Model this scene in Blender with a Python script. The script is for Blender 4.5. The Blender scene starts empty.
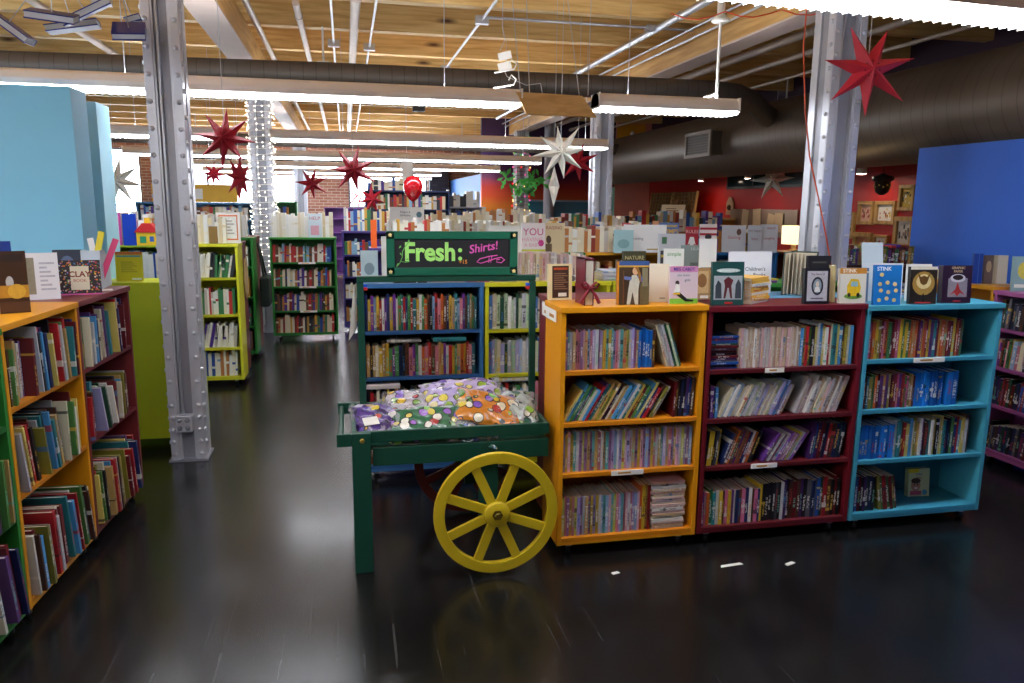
import bpy, math, random
from mathutils import Vector, Matrix
R = math.radians
random.seed(7)
sc = bpy.context.scene
COL = sc.collection

# ------------------------------------------------------------------ camera, world, exposure
PITCH, YAW, ROLL = R(10.2), R(-12.305), R(0.6)
cam_d = bpy.data.cameras.new('camera'); cam = bpy.data.objects.new('camera', cam_d); COL.objects.link(cam)
cam_d.sensor_width = 36; cam_d.lens = 760 / 1024 * 36; cam_d.clip_end = 200; cam_d.clip_start = 0.05
cam.matrix_world = (Matrix.Translation((0, 0, 1.65)) @ Matrix.Rotation(YAW, 4, 'Z') @ Matrix.Rotation(R(90) - PITCH, 4, 'X')
                    @ Matrix.Rotation(ROLL, 4, 'Z'))
sc.camera = cam
sc.view_settings.view_transform = 'Standard'; sc.view_settings.look = 'None'
sc.view_settings.gamma = 1; sc.view_settings.use_curve_mapping = False
sc.view_settings.exposure = 0.1
wd = bpy.data.worlds.new('sky'); sc.world = wd; wd.use_nodes = True
bg = wd.node_tree.nodes['Background']; bg.inputs[0].default_value = (0.86, 0.93, 1.0, 1); bg.inputs[1].default_value = 15.0
TUBE_STRENGTH = 21.0
UP_STRENGTH = 42.0

# ------------------------------------------------------------------ materials
def lin(c):
    if isinstance(c, str):
        c = c.lstrip('#'); c = [int(c[i:i+2], 16) / 255 for i in (0, 2, 4)]
        return tuple((v / 12.92 if v <= .04045 else ((v + .055) / 1.055) ** 2.4) for v in c) + (1,)
    return tuple(c)[:3] + (1,)
MATS = {}
def new_mat(name):
    m = bpy.data.materials.new(name); m.use_nodes = True
    return m, m.node_tree, m.node_tree.nodes['Principled BSDF']
def N(t, kind, **k):
    n = t.nodes.new(kind)
    for a, b in k.items(): setattr(n, a, b)
    return n
def paint(col, rough=.5, metal=0, var=.12, scale=6, bump=.0, coat=0, emit=0):
    key = (str(col), rough, metal, var, scale, bump, coat, emit)
    if key in MATS: return MATS[key]
    m, t, b = new_mat('paint_%d' % len(MATS))
    c = lin(col)
    no = N(t, 'ShaderNodeTexNoise'); no.inputs['Scale'].default_value = scale; no.inputs['Detail'].default_value = 5
    tc = N(t, 'ShaderNodeTexCoord'); t.links.new(tc.outputs['Object'], no.inputs['Vector'])
    mx = N(t, 'ShaderNodeMix', data_type='RGBA')
    mx.inputs[6].default_value = tuple(v * (1 - var) for v in c[:3]) + (1,)
    mx.inputs[7].default_value = tuple(min(1, v * (1 + var)) for v in c[:3]) + (1,)
    t.links.new(no.outputs['Fac'], mx.inputs[0]); t.links.new(mx.outputs[2], b.inputs['Base Color'])
    b.inputs['Roughness'].default_value = rough; b.inputs['Metallic'].default_value = metal
    b.inputs['Coat Weight'].default_value = coat
    if bump:
        bm = N(t, 'ShaderNodeBump'); bm.inputs['Strength'].default_value = bump; bm.inputs['Distance'].default_value = .01
        n2 = N(t, 'ShaderNodeTexNoise'); n2.inputs['Scale'].default_value = scale * 12
        t.links.new(tc.outputs['Object'], n2.inputs['Vector'])
        t.links.new(n2.outputs['Fac'], bm.inputs['Height']); t.links.new(bm.outputs[0], b.inputs['Normal'])
    if emit:
        b.inputs['Emission Color'].default_value = c; b.inputs['Emission Strength'].default_value = emit
    MATS[key] = m
    return m
def math_n(t, op, a, b=None, c=None):
    n = N(t, 'ShaderNodeMath', operation=op)
    for i, v in enumerate((a, b, c)):
        if v is None: continue
        if hasattr(v, 'is_output'): t.links.new(v, n.inputs[i])
        else: n.inputs[i].default_value = v
    return n.outputs[0]
def mixc(t, f, a, b):
    n = N(t, 'ShaderNodeMix', data_type='RGBA')
    t.links.new(f, n.inputs[0])
    for i, v in ((6, a), (7, b)):
        if hasattr(v, 'is_output'): t.links.new(v, n.inputs[i])
        else: n.inputs[i].default_value = lin(v)
    return n.outputs[2]

def wood_mat(name, c1, c2, axis=0, rough=.55, sc_=(1, 14, 14), knots=True, spec=.5):
    m, t, b = new_mat(name)
    tc = N(t, 'ShaderNodeTexCoord'); mp = N(t, 'ShaderNodeMapping'); mp.inputs['Scale'].default_value = sc_
    t.links.new(tc.outputs['Object'], mp.inputs[0])
    no = N(t, 'ShaderNodeTexNoise'); no.inputs['Scale'].default_value = 1.6; no.inputs['Detail'].default_value = 8; no.inputs['Distortion'].default_value = .6
    t.links.new(mp.outputs[0], no.inputs['Vector'])
    cr = N(t, 'ShaderNodeValToRGB'); cr.color_ramp.elements[0].position = .34; cr.color_ramp.elements[1].position = .68
    cr.color_ramp.elements[0].color = lin(c1); cr.color_ramp.elements[1].color = lin(c2)
    t.links.new(no.outputs['Fac'], cr.inputs[0])
    out = cr.outputs[0]
    if knots:
        mp2 = N(t, 'ShaderNodeMapping'); mp2.inputs['Scale'].default_value = tuple(.9 if s == min(sc_) else 3.2 for s in sc_)
        t.links.new(tc.outputs['Object'], mp2.inputs[0])
        vo = N(t, 'ShaderNodeTexVoronoi'); vo.inputs['Scale'].default_value = 1.1; t.links.new(mp2.outputs[0], vo.inputs['Vector'])
        k = N(t, 'ShaderNodeMapRange'); k.inputs[1].default_value = .03; k.inputs[2].default_value = .13
        t.links.new(vo.outputs['Distance'], k.inputs[0])
        out = mixc(t, k.outputs[0], (.10, .035, .012), out)
    t.links.new(out, b.inputs['Base Color']); b.inputs['Roughness'].default_value = rough
    b.inputs['Specular IOR Level'].default_value = spec
    return m
M_JOIST = wood_mat('joist_wood', '#c99a55', '#ecc884')
M_DECK = wood_mat('deck_wood', '#9a6c3c', '#c09050')
M_BEAM = wood_mat('beam_wood', '#b98a4c', '#d8ab66', sc_=(14, 1, 14))
M_PLANK = wood_mat('hung_plank_wood', '#c4975a', '#dcb072', sc_=(3, 14, 14), knots=False)
M_OAK = wood_mat('oak_wood', '#9a7440', '#c49a5c', sc_=(10, 10, 2), knots=False)
M_TRAYW = wood_mat('type_tray_wood', '#6b4a20', '#94693a', sc_=(10, 10, 2), knots=False)

def floor_mat():
    m, t, b = new_mat('floor_boards')
    tc = N(t, 'ShaderNodeTexCoord'); mp = N(t, 'ShaderNodeMapping'); mp.inputs['Rotation'].default_value = (0, 0, R(90))
    t.links.new(tc.outputs['Object'], mp.inputs[0])
    br = N(t, 'ShaderNodeTexBrick'); br.offset = .37
    br.inputs['Color1'].default_value = (.0060, .0058, .0060, 1); br.inputs['Color2'].default_value = (.0105, .0100, .0104, 1)
    br.inputs['Mortar'].default_value = (.002, .002, .002, 1)
    br.inputs['Scale'].default_value = 1; br.inputs['Mortar Size'].default_value = .0018; br.inputs['Brick Width'].default_value = 1.5; br.inputs['Row Height'].default_value = .085
    t.links.new(mp.outputs[0], br.inputs['Vector'])
    no = N(t, 'ShaderNodeTexNoise'); no.inputs['Scale'].default_value = 1.5; no.inputs['Detail'].default_value = 3
    t.links.new(tc.outputs['Object'], no.inputs['Vector'])
    mp2 = N(t, 'ShaderNodeMapping'); mp2.inputs['Scale'].default_value = (60, 1.2, 1); t.links.new(tc.outputs['Object'], mp2.inputs[0])
    n2 = N(t, 'ShaderNodeTexNoise'); n2.inputs['Scale'].default_value = 1.0; n2.inputs['Detail'].default_value = 6
    t.links.new(mp2.outputs[0], n2.inputs['Vector'])
    s = math_n(t, 'MULTIPLY', math_n(t, 'GREATER_THAN', n2.outputs['Fac'], .655), .03)
    add = N(t, 'ShaderNodeMix', data_type='RGBA', blend_type='ADD'); add.inputs[0].default_value = 1
    t.links.new(br.outputs['Color'], add.inputs[6]); t.links.new(s, add.inputs[7])
    t.links.new(add.outputs[2], b.inputs['Base Color']); b.inputs['Specular IOR Level'].default_value = .7
    r = N(t, 'ShaderNodeMapRange'); r.inputs[1].default_value = .3; r.inputs[2].default_value = .7; r.inputs[3].default_value = .19; r.inputs[4].default_value = .27
    t.links.new(no.outputs['Fac'], r.inputs[0]); t.links.new(r.outputs[0], b.inputs['Roughness'])
    bm = N(t, 'ShaderNodeBump'); bm.inputs['Strength'].default_value = .2; bm.inputs['Distance'].default_value = .0015
    hh = math_n(t, 'ADD', math_n(t, 'MULTIPLY', br.outputs['Fac'], -1.0), math_n(t, 'MULTIPLY', n2.outputs['Fac'], .12))
    t.links.new(hh, bm.inputs['Height']); t.links.new(bm.outputs[0], b.inputs['Normal'])
    return m
def brick_mat(name, c1, c2, mo):
    m, t, b = new_mat(name)
    tc = N(t, 'ShaderNodeTexCoord'); mp = N(t, 'ShaderNodeMapping'); mp.inputs['Rotation'].default_value = (R(90), 0, 0)
    t.links.new(tc.outputs['Object'], mp.inputs[0])
    br = N(t, 'ShaderNodeTexBrick'); br.inputs['Color1'].default_value = lin(c1); br.inputs['Color2'].default_value = lin(c2); br.inputs['Mortar'].default_value = lin(mo)
    br.inputs['Scale'].default_value = 1; br.inputs['Brick Width'].default_value = .22; br.inputs['Row Height'].default_value = .075; br.inputs['Mortar Size'].default_value = .008
    t.links.new(mp.outputs[0], br.inputs['Vector']); t.links.new(br.outputs['Color'], b.inputs['Base Color']); b.inputs['Roughness'].default_value = .85
    return m
def sunset_mat():
    # the mural wall: orange at the bottom through red to purple at the top (paint on the wall)
    m, t, b = new_mat('mural_paint')
    tc = N(t, 'ShaderNodeTexCoord'); sp = N(t, 'ShaderNodeSeparateXYZ'); t.links.new(tc.outputs['Object'], sp.inputs[0])
    no = N(t, 'ShaderNodeTexNoise'); no.inputs['Scale'].default_value = 1.3; t.links.new(tc.outputs['Object'], no.inputs['Vector'])
    h = math_n(t, 'ADD', sp.outputs['Z'], math_n(t, 'MULTIPLY', math_n(t, 'SUBTRACT', no.outputs['Fac'], .5), .3))
    cr = N(t, 'ShaderNodeValToRGB'); e = cr.color_ramp.elements
    e[0].position = .0; e[0].color = lin('#c98a1e'); e[1].position = 1; e[1].color = lin('#2c1030')
    for p, c in ((.47, '#cc7418'), (.53, '#b84010'), (.585, '#9a2014'), (.65, '#5a1440'), (.75, '#34104a')):
        x = e.new(p); x.color = lin(c)
    t.links.new(math_n(t, 'DIVIDE', h, 3.4), cr.inputs[0]); t.links.new(cr.outputs[0], b.inputs['Base Color']); b.inputs['Roughness'].default_value = .6
    return m
def book_mat():
    m, t, b = new_mat('book_cover')
    oi = N(t, 'ShaderNodeObjectInfo'); tc = N(t, 'ShaderNodeTexCoord'); sp = N(t, 'ShaderNodeSeparateXYZ')
    t.links.new(tc.outputs['Object'], sp.inputs[0]); r = oi.outputs['Random']; z = sp.outputs['Z']; x = sp.outputs['X']; y = sp.outputs['Y']
    fr = lambda k, o=0.: math_n(t, 'FRACT', math_n(t, 'MULTIPLY_ADD', r, k, o))
    inr = lambda v, a, w: math_n(t, 'MULTIPLY', math_n(t, 'GREATER_THAN', v, a), math_n(t, 'LESS_THAN', v, math_n(t, 'ADD', a, w)))
    pal = N(t, 'ShaderNodeValToRGB'); pal.color_ramp.interpolation = 'CONSTANT'; e = pal.color_ramp.elements
    e[0].color = (.75, .73, .68, 1); e[1].position = .34; e[1].color = (.02, .02, .03, 1)
    for p, c in ((.5, (.7, .45, .06, 1)), (.62, (.45, .03, .04, 1)), (.72, (.75, .73, .68, 1)), (.86, (.06, .18, .38, 1)), (.93, (.2, .5, .35, 1))):
        k = e.new(p); k.color = c
    t.links.new(fr(17.3), pal.inputs[0])
    # one band of a second colour round the spine
    act = math_n(t, 'GREATER_THAN', fr(5.7, .2), .5)
    band = math_n(t, 'MULTIPLY', act, inr(z, math_n(t, 'MULTIPLY', fr(9.1), .85), math_n(t, 'MULTIPLY_ADD', fr(23.7), .11, .02)))
    # lettering that runs down the spine
    cmb = N(t, 'ShaderNodeCombineXYZ'); t.links.new(math_n(t, 'MULTIPLY', x, 2.6), cmb.inputs[0])
    t.links.new(math_n(t, 'MULTIPLY', z, 34.0), cmb.inputs[2]); t.links.new(math_n(t, 'MULTIPLY', r, 91.0), cmb.inputs[1])
    no = N(t, 'ShaderNodeTexNoise'); no.inputs['Scale'].default_value = 1.0; no.inputs['Detail'].default_value = 1; t.links.new(cmb.outputs[0], no.inputs['Vector'])
    ax = math_n(t, 'LESS_THAN', math_n(t, 'ABSOLUTE', x), .27)
    tz = inr(z, math_n(t, 'MULTIPLY_ADD', fr(3.3), .2, .12), math_n(t, 'MULTIPLY_ADD', fr(13.9), .35, .25))
    lt = math_n(t, 'MULTIPLY', math_n(t, 'MULTIPLY', ax, tz), math_n(t, 'MULTIPLY', math_n(t, 'GREATER_THAN', no.outputs['Fac'], .47), math_n(t, 'LESS_THAN', y, .05)))
    mask = math_n(t, 'MINIMUM', math_n(t, 'ADD', band, lt), 1.0)
    col = mixc(t, math_n(t, 'MULTIPLY', mask, .8), oi.outputs['Color'], pal.outputs[0])
    t.links.new(col, b.inputs['Base Color']); b.inputs['Roughness'].default_value = .42
    return m
def page_mat():
    m, t, b = new_mat('page_edges')
    tc = N(t, 'ShaderNodeTexCoord'); mp = N(t, 'ShaderNodeMapping'); mp.inputs['Scale'].default_value = (30, .5, .5); t.links.new(tc.outputs['Object'], mp.inputs[0])
    no = N(t, 'ShaderNodeTexNoise'); no.inputs['Scale'].default_value = 2; t.links.new(mp.outputs[0], no.inputs['Vector'])
    t.links.new(mixc(t, no.outputs['Fac'], '#b9ae98', '#efe6d2'), b.inputs['Base Color']); b.inputs['Roughness'].default_value = .8
    return m
def bag_mat(name, base, cols):
    # printed cloth under clear plastic: blobs of several colours
    m, t, b = new_mat(name)
    tc = N(t, 'ShaderNodeTexCoord'); vo = N(t, 'ShaderNodeTexVoronoi'); vo.inputs['Scale'].default_value = 19; t.links.new(tc.outputs['Object'], vo.inputs['Vector'])
    sp = N(t, 'ShaderNodeSeparateColor'); t.links.new(vo.outputs['Color'], sp.inputs[0])
    cr = N(t, 'ShaderNodeValToRGB'); cr.color_ramp.interpolation = 'CONSTANT'; e = cr.color_ramp.elements
    e[0].color = lin(cols[0]); e[1].position = 1 / len(cols); e[1].color = lin(cols[1])
    for i, c in enumerate(cols[2:]): k = e.new((i + 2) / len(cols)); k.color = lin(c)
    t.links.new(sp.outputs[0], cr.inputs[0])
    k = math_n(t, 'LESS_THAN', vo.outputs['Distance'], .42)
    edge = math_n(t, 'LESS_THAN', vo.outputs['Distance'], .50)
    c0 = mixc(t, edge, base, (.02, .02, .03)); c1 = mixc(t, k, c0, cr.outputs[0])
    no = N(t, 'ShaderNodeTexNoise'); no.inputs['Scale'].default_value = 9; no.inputs['Detail'].default_value = 6; no.inputs['Distortion'].default_value = 1.5
    t.links.new(tc.outputs['Object'], no.inputs['Vector'])
    haze = math_n(t, 'MULTIPLY', math_n(t, 'GREATER_THAN', no.outputs['Fac'], .56), .4)
    t.links.new(mixc(t, haze, c1, '#c9c4d0'), b.inputs['Base Color'])
    b.inputs['Roughness'].default_value = .35; b.inputs['Coat Weight'].default_value = .8; b.inputs['Coat Roughness'].default_value = .08
    bm = N(t, 'ShaderNodeBump'); bm.inputs['Strength'].default_value = .8; bm.inputs['Distance'].default_value = .02
    t.links.new(no.outputs['Fac'], bm.inputs['Height']); t.links.new(bm.outputs[0], b.inputs['Normal'])
    return m
def duct_mat(name, col, ax, pitch, rough=.35, metal=.6):
    m, t, b = new_mat(name)
    tc = N(t, 'ShaderNodeTexCoord'); sp = N(t, 'ShaderNodeSeparateXYZ'); t.links.new(tc.outputs['Object'], sp.inputs[0])
    a = math_n(t, 'FRACT', math_n(t, 'DIVIDE', sp.outputs[ax], pitch))
    seam = math_n(t, 'LESS_THAN', a, .07)
    t.links.new(mixc(t, seam, col, tuple(v * .6 for v in lin(col)[:3])), b.inputs['Base Color'])
    b.inputs['Roughness'].default_value = rough; b.inputs['Metallic'].default_value = metal
    bm = N(t, 'ShaderNodeBump'); bm.inputs['Strength'].default_value = .3; bm.inputs['Distance'].default_value = .004
    t.links.new(seam, bm.inputs['Height']); t.links.new(bm.outputs[0], b.inputs['Normal'])
    return m
def glass_mat():
    m = bpy.data.materials.new('window_glass'); m.use_nodes = True; t = m.node_tree; t.nodes.clear()
    o = N(t, 'ShaderNodeOutputMaterial'); mx = N(t, 'ShaderNodeMixShader'); mx.inputs[0].default_value = .06
    tr = N(t, 'ShaderNodeBsdfTransparent'); gl = N(t, 'ShaderNodeBsdfGlossy'); gl.inputs['Roughness'].default_value = .02
    t.links.new(tr.outputs[0], mx.inputs[1]); t.links.new(gl.outputs[0], mx.inputs[2]); t.links.new(mx.outputs[0], o.inputs[0])
    return m
def emit_mat(col, s):
    key = ('emit', str(col), s)
    if key in MATS: return MATS[key]
    m = bpy.data.materials.new('lamp_glow'); m.use_nodes = True; t = m.node_tree; t.nodes.clear()
    o = N(t, 'ShaderNodeOutputMaterial'); e = N(t, 'ShaderNodeEmission'); e.inputs[0].default_value = lin(col); e.inputs[1].default_value = s
    t.links.new(e.outputs[0], o.inputs[0]); MATS[key] = m
    return m
M_FLOOR = floor_mat(); M_BOOK = book_mat(); M_PAGE = page_mat(); M_GLASS = glass_mat()
M_BRICK = brick_mat('old_brick', '#8a5a48', '#a07060', '#b5a498'); M_DBRICK = brick_mat('dark_brick', '#2a2a34', '#3a3844', '#1c1c24')
M_STEEL = paint('#d2d4de', .34, .4, .10, 5, .15)
M_STEEL_D = paint('#a2a4ae', .42, .45, .12, 5, .3)
M_WHITE = paint('#f2efe8', .5, 0, .03)
M_PAPER = paint('#f0ede6', .7, 0, .03)
M_BLACK = paint('#141414', .5)
M_DUCT = duct_mat('spiral_duct', '#6a5c50', 1, .13, .42, .35)
M_DUCT_X = duct_mat('spiral_duct_small', '#5d544c', 0, .11, .5, .35)
M_PIPE = paint('#b8a89c', .45, .2, .15)
M_CONDUIT = paint('#c4c6cc', .35, .7)
M_TUBE = emit_mat((.87, .92, 1.0), TUBE_STRENGTH); M_UP = emit_mat((.92, .95, 1.0), UP_STRENGTH)

# ------------------------------------------------------------------ mesh helper
class MB:
    def __init__(s): s.v = []; s.f = []; s.m = []; s.sm = []
    def add(s, vs, fs, m=0, smooth=False):
        o = len(s.v); s.v += [tuple(v) for v in vs]
        for f in fs: s.f.append(tuple(i + o for i in f)); s.m.append(m); s.sm.append(smooth)
        return s
    def box(s, x0, x1, y0, y1, z0, z1, m=0, mat=None):
        vs = [Vector((x, y, z)) for x in (x0, x1) for y in (y0, y1) for z in (z0, z1)]
        if mat is not None: vs = [mat @ v for v in vs]
        return s.add(vs, [(0, 1, 3, 2), (4, 6, 7, 5), (0, 4, 5, 1), (2, 3, 7, 6), (0, 2, 6, 4), (1, 5, 7, 3)], m)
    def tube(s, pts, r, n=10, m=0, cap=True, smooth=True):
        pts = [Vector(p) for p in pts]; rs = r if isinstance(r, (list, tuple)) else [r] * len(pts)
        rings = []; up = None
        for i, p in enumerate(pts):
            d = (pts[min(i + 1, len(pts) - 1)] - pts[max(i - 1, 0)])
            if d.length < 1e-9: d = Vector((0, 0, 1))
            d.normalize()
            if up is None: up = Vector((0, 0, 1)) if abs(d.z) < .9 else Vector((1, 0, 0))
            a = d.cross(up)
            if a.length < 1e-6: a = d.cross(Vector((1, .3, 0)))
            a.normalize(); b = a.cross(d).normalized(); up = b
            rings.append([p + (a * math.cos(2 * math.pi * k / n) + b * math.sin(2 * math.pi * k / n)) * rs[i] for k in range(n)])
        o = len(s.v)
        vs = [v for q in rings for v in q]; fs = []
        for i in range(len(rings) - 1):
            for k in range(n):
                fs.append((i * n + k, i * n + (k + 1) % n, (i + 1) * n + (k + 1) % n, (i + 1) * n + k))
        s.add(vs, fs, m, smooth)
        if cap:
            s.add(rings[0], [tuple(range(n))[::-1]], m); s.add(rings[-1], [tuple(range(n))], m)
        return s
    def lathe(s, prof, c=(0, 0, 0), n=20, m=0, axis='z', smooth=True):
        vs = []; fs = []
        for (r, h) in prof:
            for k in range(n):
                a = 2 * math.pi * k / n; x, y = r * math.cos(a), r * math.sin(a)
                v = {'z': (x, y, h), 'y': (x, h, y), 'x': (h, x, y)}[axis]
                vs.append((v[0] + c[0], v[1] + c[1], v[2] + c[2]))
        for i in range(len(prof) - 1):
            for k in range(n): fs.append((i * n + k, i * n + (k + 1) % n, (i + 1) * n + (k + 1) % n, (i + 1) * n + k))
        return s.add(vs, fs, m, smooth)
    def prism(s, poly, z0, z1, m=0, plane='xy', mat=None):
        # poly in 2-D, extruded between z0 and z1 along the third axis
        n = len(poly); T = {'xy': lambda a, b, c: (a, b, c), 'xz': lambda a, b, c: (a, c, b), 'yz': lambda a, b, c: (c, a, b)}[plane]
        vs = [Vector(T(a, b, z0)) for a, b in poly] + [Vector(T(a, b, z1)) for a, b in poly]
        if mat is not None: vs = [mat @ v for v in vs]
        return s.add(vs, [tuple(range(n))[::-1], tuple(range(n, 2 * n))] + [(i, (i + 1) % n, n + (i + 1) % n, n + i) for i in range(n)], m)
    def sphere(s, c, r, n=8, m=0, sz=None):
        sz = sz or (1, 1, 1); prof = [(math.sin(math.pi * i / n), -math.cos(math.pi * i / n)) for i in range(n + 1)]
        vs = []; fs = []; k2 = n * 2
        for (q, h) in prof:
            for k in range(k2):
                a = math.pi * k / n; vs.append((c[0] + r * sz[0] * q * math.cos(a), c[1] + r * sz[1] * q * math.sin(a), c[2] + r * sz[2] * h))
        for i in range(n):
            for k in range(k2): fs.append((i * k2 + k, i * k2 + (k + 1) % k2, (i + 1) * k2 + (k + 1) % k2, (i + 1) * k2 + k))
        return s.add(vs, fs, m, True)
    def mesh(s, name, mats):
        me = bpy.data.meshes.new(name); me.from_pydata(s.v, [], s.f); me.update()
        for x in (mats if isinstance(mats, (list, tuple)) else [mats]): me.materials.append(x)
        me.polygons.foreach_set('material_index', s.m); me.polygons.foreach_set('use_smooth', s.sm)
        return me
    def build(s, name, mats, parent=None, loc=None, rot=None, bevel=0):
        o = bpy.data.objects.new(name, s.mesh(name, mats)); COL.objects.link(o)
        if parent is not None: o.parent = parent
        if loc is not None: o.location = loc
        if rot is not None: o.rotation_euler = rot
        if bevel:
            b = o.modifiers.new('bevel', 'BEVEL'); b.width = bevel; b.segments = 2; b.limit_method = 'ANGLE'; b.harden_normals = False
        return o
def tag(o, label, cat, group=None, kind=None):
    if label: o['label'] = label
    if cat: o['category'] = cat
    if group: o['group'] = group
    if kind: o['kind'] = kind
    return o
def struct(o): o['kind'] = 'structure'; return o
def thing(name, label, cat, loc=(0, 0, 0), rz=0, group=None, rot=None):
    o = bpy.data.objects.new(name, None); COL.objects.link(o); o.location = loc; o.rotation_euler = rot if rot else (0, 0, rz)
    o.empty_display_size = .1
    return tag(o, label, cat, group)
def text(name, body, size, mat, parent, loc, rot=(R(90), 0, 0), ext=.001, align='CENTER', bold=0, shear=0, sx=1.0):
    c = bpy.data.curves.new(name, 'FONT'); c.body = body; c.size = size; c.extrude = ext; c.align_x = align; c.align_y = 'CENTER'
    c.offset = bold; c.shear = shear; c.resolution_u = 3
    tmp = bpy.data.objects.new('tmp_text', c); COL.objects.link(tmp)
    me = bpy.data.meshes.new_from_object(tmp.evaluated_get(bpy.context.evaluated_depsgraph_get())); me.name = name
    bpy.data.objects.remove(tmp); bpy.data.curves.remove(c)
    me.materials.clear(); me.materials.append(mat)
    o = bpy.data.objects.new(name, me); COL.objects.link(o); o.parent = parent
    o.location = loc; o.rotation_euler = rot; o.scale = (sx, 1, 1)
    return o

# ================================================================== THE ROOM
XL, XR, YB, YF, ZC = -7.2, 7.4, -3.2, 21.0, 3.66
struct(MB().box(XL, XR, YB, YF + .3, -.1, 0).build('floor', M_FLOOR))
struct(MB().box(XL, XR, YB, YF + .3, ZC, ZC + .1).build('ceiling', M_DECK))
wl = MB(); WY0, WY1, WZ0, WZ1 = .6, 4.4, 1.15, 2.95
wl.box(XL - .1, XL, YB, YF, 0, WZ0).box(XL - .1, XL, YB, YF, WZ1, ZC).box(XL - .1, XL, YB, WY0, WZ0, WZ1).box(XL - .1, XL, WY1, YF, WZ0, WZ1)
struct(wl.build('wall_left', paint('#b9cdd4', .7)))
w = bpy.data.objects.new('window_6', None); COL.objects.link(w); w.location = (XL - .05, WY0, WZ0); w['kind'] = 'structure'
f = MB()
for yy in (0, 1.25, 2.5, WY1 - WY0 - .05): f.box(-.04, .04, yy, yy + .05, 0, WZ1 - WZ0)
for zz in (0, .9, WZ1 - WZ0 - .05): f.box(-.035, .035, 0, WY1 - WY0, zz, zz + .045)
f.build('window_frame', paint('#5c6470', .5), w); MB().box(-.004, .004, 0, WY1 - WY0, 0, WZ1 - WZ0).build('window_pane', M_GLASS, w)
struct(MB().box(XL, XR, YB - .1, YB, 0, ZC).build('wall_back', paint('#8c867c', .8)))
struct(MB().box(XR, XR + .1, YB, YF, 0, ZC).build('wall_right', paint('#4a1a1a', .8)))
# far wall: windows between brick piers
wf = MB()
wins = [(-6.9, -4.98), (-4.62, -1.1), (.1, 2.2)]
sill, head = .9, 2.95
wf.box(XL, XR, YF, YF + .3, 0, sill, 0); wf.box(XL, XR, YF, YF + .3, head, ZC, 0)
xs = [XL] + [v for w in wins for v in w] + [XR]
for i in range(0, len(xs), 2): wf.box(xs[i], xs[i + 1], YF - .02, YF + .3, sill - .001, head, 0 if i < 6 else 0)
struct(wf.build('wall_front', M_BRICK))
struct(MB().box(2.22, 2.72, YF - .35, YF - .03, 0, 2.7).build('wall_front_pier', M_DBRICK))
for i, (a, b) in enumerate(wins):
    w = bpy.data.objects.new('window_%d' % (i + 1), None); COL.objects.link(w); w.location = ((a + b) / 2, YF + .12, sill); w['kind'] = 'structure'
    hw = (b - a) / 2; f = MB(); n = 2 if hw > 1 else 1
    for x in [-hw, hw - .05] + [-hw + (2 * hw) * k / (n + 1) for k in range(1, n + 1)]: f.box(x, x + .05, -.04, .04, 0, head - sill)
    for z in (0, .62, head - sill - .05): f.box(-hw, hw, -.035, .035, z, z + .045)
    f.build('window_frame', paint('#5c6470', .5), w); MB().box(-hw, hw, -.004, .004, 0, head - sill).build('window_pane', M_GLASS, w)
    MB().box(-hw, hw, -.2, 0, -.04, 0).build('window_sill', M_WHITE, w)
    if i == 2:
        text('painted_number', '170', .52, paint('#e0606a', .6), w, (-.95, -.03, .82), (R(90), R(18), 0))
        text('painted_swirl', '&', .5, paint('#a050c0', .6), w, (.9, -.03, .86))
# mural wall, blue wall and red wall on the right, far
struct(MB().box(2.8, 5.72, 16.0, 16.12, 0, ZC).build('wall_mural', sunset_mat()))
struct(MB().box(2.8, 2.9, 16.12, YF - .03, 0, 2.28).build('wall_blue_far', paint('#3f7fd8', .6)))
struct(MB().box(5.72, 6.5, 15.9, 16.12, 0, ZC).build('wall_salmon', paint('#d98a78', .6)))
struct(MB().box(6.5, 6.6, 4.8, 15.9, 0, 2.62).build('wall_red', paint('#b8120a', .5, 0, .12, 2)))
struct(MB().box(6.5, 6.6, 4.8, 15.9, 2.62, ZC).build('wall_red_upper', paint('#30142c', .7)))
w = bpy.data.objects.new('window_4', None); COL.objects.link(w); w.location = (6.5, 11.1, 1.95); w['kind'] = 'structure'
f = MB(); f.box(-.03, 0, -1.25, 1.25, 0, .04); f.box(-.03, 0, -1.25, 1.25, .4, .44)
for y in (-1.25, .35, 1.21): f.box(-.03, 0, y, y + .04, 0, .44)
f.build('window_frame', paint('#20303a', .4), w); MB().box(-.01, -.002, -1.25, 1.25, 0, .44).build('window_pane', paint('#22404c', .12, 0, .4, 3), w)
struct(MB().box(4.72, 4.80, -1.5, 5.69, 0, 2.15).build('wall_blue_right', paint('#2c68d4', .6, 0, .08, 2)))
# pale blue partitions behind the left shelves
struct(MB().box(-4.6, -1.49, 4.74, 4.80, 0, 2.26).box(-1.49, -1.45, 4.74, 5.0, 0, 2.26).build('wall_partition_near', paint('#7fc4e4', .6, 0, .04)))
struct(MB().box(-4.8, -1.60, 5.6, 5.68, 0, 2.27).build('wall_partition_far', paint('#4aa0d0', .6, 0, .04)))
struct(MB().box(-1.60, -1.54, 5.50, 5.78, 0, 2.27).build('trim_1', paint('#9ed2e6', .5)))
# joists (run across), beams (run away)
y = -2.6; k = 0
jm = MB().box(XL, XR, -.06, .06, 0, .31).mesh('joist', M_JOIST)
ds = [0, .0]
while y < YF:
    o = bpy.data.objects.new('beam_joist', jm); COL.objects.link(o); o.location = (0, y, 3.35); o['kind'] = 'structure'; y += 1.2
for i, x in enumerate((-1.0, 3.5)):
    struct(MB().box(x - .12, x + .12, YB, YF, 3.09, 3.35).build('beam_main', M_BEAM))
    struct(MB().box(x - .122, x + .122, YB, YF, 3.075, 3.092).build('trim_%d' % (i + 2), paint('#c9b4aa', .6)))

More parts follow.
